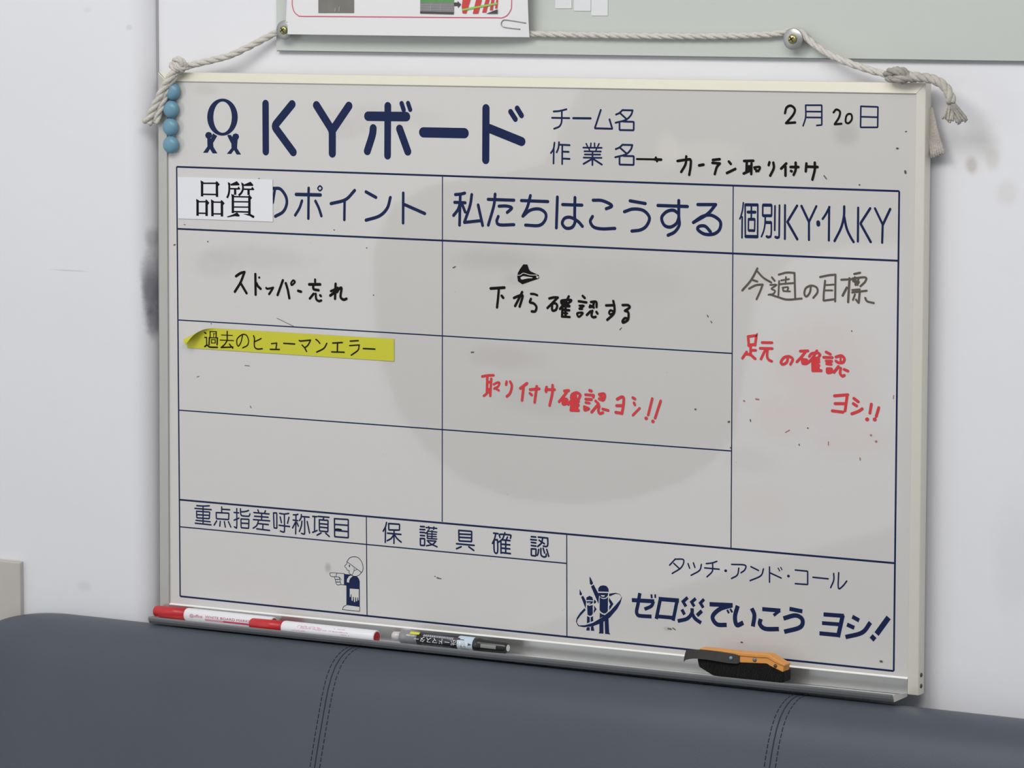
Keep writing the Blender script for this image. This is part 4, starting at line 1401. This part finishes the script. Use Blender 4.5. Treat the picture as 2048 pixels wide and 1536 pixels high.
mb.lathe((xb, yc, zc), (1, 0, 0), [(-0.0002, 0.0034), (0.0002, 0.0034)], 24)
mb.build('end_disc', M_wprint, cp)

# ------------------------------------------------------------------ board eraser
EF, EBK = -0.0290, -0.0060


def E2(x, y, Y_):
    return at(1350 + x / 8.192, 1270 + y / 8.192, Y_)


def slab(name, outline, y0, y1, m, parent, bv, sg=3):
    """a block whose front outline stands at y0 and whose back stands at y1"""
    q = [E2(x, y, y0) for x, y in outline]
    mb = MB()
    mb.prism(q, (0, y1 - y0, 0))
    o = mb.build(name, m, parent)
    bevel(o, bv, sg, 15)
    return o


eb = E2(1000, 700, EF)
er = thing('board_eraser', (eb.x, -0.017, eb.z), 'orange board eraser with black felt and loose strap in the right half of the tray', 'eraser')
slab('felt_pad', [(362, 380), (372, 450), (390, 525), (620, 668), (1000, 720), (1700, 790), (1782, 775), (1785, 600), (1540, 480), (1480, 458), (1040, 430), (700, 410)], EF, -0.0140, M_felt, er, 0.0012)
slab('side_band', [(385, 250), (372, 392), (700, 425), (1060, 452), (1500, 472), (1560, 510), (1768, 612), (1790, 505), (1640, 430), (1510, 360), (1250, 340), (640, 262)], EF - 0.0004, -0.0170, M_orange, er, 0.0008)
slab('top_plate', [(405, 217), (700, 243), (1080, 290), (1500, 316), (1545, 330), (1650, 398), (1800, 486), (1796, 522), (1640, 452), (1512, 377), (1250, 360), (1000, 338), (640, 275), (396, 240)],
     EF - 0.0016, -0.0185, M_orange, er, 0.0009)
SY = EF - 0.0030
sp = [(1056, 345, 452, EF - 0.0012), (1020, 326, 470, EF - 0.0020), (940, 308, 466, SY), (870, 296, 460, SY), (700, 270, 432, SY), (530, 250, 405, SY), (430, 241, 394, SY), (370, 240, 389, SY - 0.0003),
      (310, 240, 387, SY - 0.0010), (250, 241, 393, SY - 0.0020), (200, 243, 402, SY - 0.0030), (182, 246, 406, SY - 0.0036), (160, 320, 415, SY - 0.0042), (144, 400, 442, SY - 0.0046)]
v, f = [], []
for x, ya, yb, Y_ in sp:
    p, q = E2(x, ya, Y_), E2(x, yb, Y_)
    v += [(p.x, Y_, p.z), (q.x, Y_, q.z), (p.x, Y_ + 0.0009, p.z), (q.x, Y_ + 0.0009, q.z)]
for i in range(len(sp) - 1):
    k = 4 * i
    f += [(k, k + 1, k + 5, k + 4), (k + 2, k + 6, k + 7, k + 3), (k, k + 4, k + 6, k + 2), (k + 1, k + 3, k + 7, k + 5)]
f += [(0, 2, 3, 1), (4 * len(sp) - 4, 4 * len(sp) - 3, 4 * len(sp) - 1, 4 * len(sp) - 2)]
mb = MB()
mb.add(v, f)
mb.build('strap', M_strap, er)
for x, y, Y_, m, rr_ in ((918, 378, SY, M_rivetb, 0.0019), (1305, 405, EF - 0.0004, M_rivet, 0.0021), (1645, 505, EF - 0.0004, M_hole, 0.0018)):
    c = E2(x, y, Y_)
    mb = MB()
    mb.lathe((c.x, Y_ + 0.0003, c.z), (0, -1, 0), [(0, rr_), (0.0008, rr_), (0.0013, rr_ * 0.6), (0.0014, 0.0002)], 18)
    mb.build('rivet', m, er, True)

# ------------------------------------------------------------------ sofa
XL, XR = -0.246, 1.85
PROF = [(-0.0135, 0.500), (-0.0135, 0.4885), (-0.0150, 0.4858), (-0.0185, 0.4846), (-0.026, 0.4843), (-0.034, 0.4846), (-0.042, 0.4862), (-0.050, 0.4892), (-0.057, 0.4932),
        (-0.064, 0.4990), (-0.0715, 0.5090), (-0.0775, 0.5210), (-0.082, 0.5330), (-0.0915, 0.5620), (-0.0980, 0.5830), (-0.1030, 0.6000), (-0.120, 0.660), (-0.150, 0.760), (-0.172, 0.835), (-0.180, 0.90)]
sofa = thing('sofa', ((XL + XR) / 2, -0.3, 0), 'long blue grey leatherette sofa with stitched backrest against the wall under the whiteboard', 'sofa')
# backrest shell: sections along x, the left end rounded over
secs = []
er_ = 0.115
secs = []
for k in range(15):
    t = 0.004 + 0.996 * (k / 14) ** 1.5
    secs.append((XL + er_ * t, math.sqrt(1 - (1 - t) ** 2)))
xs = [XL + (XR - XL) * k / 90 for k in range(0, 91)]
secs += [(x, 1.0) for x in xs if x > XL + er_ + 0.005]
v, f = [], []
n = len(PROF)
for x, c in secs:
    for i, (y, vv) in enumerate(PROF):
        v.append((x, -0.0135 + (y + 0.0135) * (0.25 + 0.75 * c), vz(vv) - 0.034 * (1 - c)))
for k in range(len(secs) - 1):
    for i in range(n - 1):
        f.append((k * n + i, k * n + i + 1, (k + 1) * n + i + 1, (k + 1) * n + i))
# back and ends
nb = len(v)
f.append(tuple(range(n)))
f.append(tuple(range((len(secs) - 1) * n, len(secs) * n))[::-1])
bk_ = []
for k in (0, len(secs) - 1):
    v.append((secs[k][0], -0.0135, vz(0.90)))
f.append((0, (len(secs) - 1) * n, nb + 1, nb))
mb = MB()
mb.add(v, f)
back = mb.build('backrest', M_leather, sofa, True)


def seam_path(X, off=0.0):
    q = []
    pr = PROF[2:]
    for i in range(len(pr) - 1):
        for t in (0, .25, .5, .75):
            q.append((pr[i][0] * (1 - t) + pr[i + 1][0] * t, pr[i][1] * (1 - t) + pr[i + 1][1] * t))
    out = []
    for i, (y, vv) in enumerate(q):
        a, c = q[max(0, i - 1)], q[min(len(q) - 1, i + 1)]
        ty, tz = c[0] - a[0], -(c[1] - a[1])
        l = math.hypot(ty, tz)
        ny, nz = tz / l, -ty / l
        if ny > 0 and nz < 0:
            ny, nz = -ny, -nz
        out.append(Vector((X, y + ny * off, vz(vv) + nz * off)))
    return [p for p in out if p.z > 0.52]


for X in (at(668, 1365, -0.0665).x, at(1565, 1410, -0.060).x):
    for dx, rr_, nm in ((0.0, 0.0011, 'seam'),):
        mb = MB()
        p = seam_path(X, -0.0002)
        mb.tube(p, rr_ * 0.75, 6)
        mb.build('seam', M_thread, back, True)
    for dx in (-0.0056, 0.0062):
        mb = MB()
        p = seam_path(X + dx, 0.0001)
        # dashes along the path
        acc, seg = 0.0, [p[0]]
        on = True
        for i in range(1, len(p)):
            a, c = p[i - 1], p[i]
            L_ = (c - a).length
            m_ = max(1, int(L_ / 0.0008))
            for k in range(1, m_ + 1):
                g_ = a.lerp(c, k / m_)
                acc += L_ / m_
                seg.append(g_)
                if acc > (0.0038 if on else 0.0016):
                    if on and len(seg) > 1:
                        mb.tube(seg, 0.00055, 5)
                    seg, acc, on = [g_], 0.0, not on
        mb.build('stitching', M_thread, back, True)
# seat, base and feet below the picture
mb = MB()
mb.box(XL + 0.01, XR, -0.72, -0.172, 0.16, vz(0.90) + 0.02)
o = mb.build('seat', M_leather, sofa)
bevel(o, 0.03, 4)
for x in (XL + 0.12, XR - 0.12):
    for y in (-0.66, -0.22):
        mb = MB()
        mb.lathe((x, y, 0.0), (0, 0, 1), [(0, 0.018), (0.165, 0.024)], 20)
        mb.build('leg', M_sofaleg, sofa, True)

# ------------------------------------------------------------------ flattened carton standing behind the sofa's end
cx1 = at(40.5, 1150, -0.0125).x
ct = at(20, 1123.5, -0.0125).z
mb = MB()
mb.box(cx1 - 0.36, cx1, -0.0132, -0.0100, 0.0, ct)
mb.box(cx1 - 0.36, cx1 - 0.0004, -0.0102, -0.0066, 0.0, ct + 0.0012)
o = mb.build('cardboard_box', M_card)
bevel(o, 0.0011, 3)
tag(o, 'flat beige carton standing behind the left end of the sofa against the pillar', 'box')
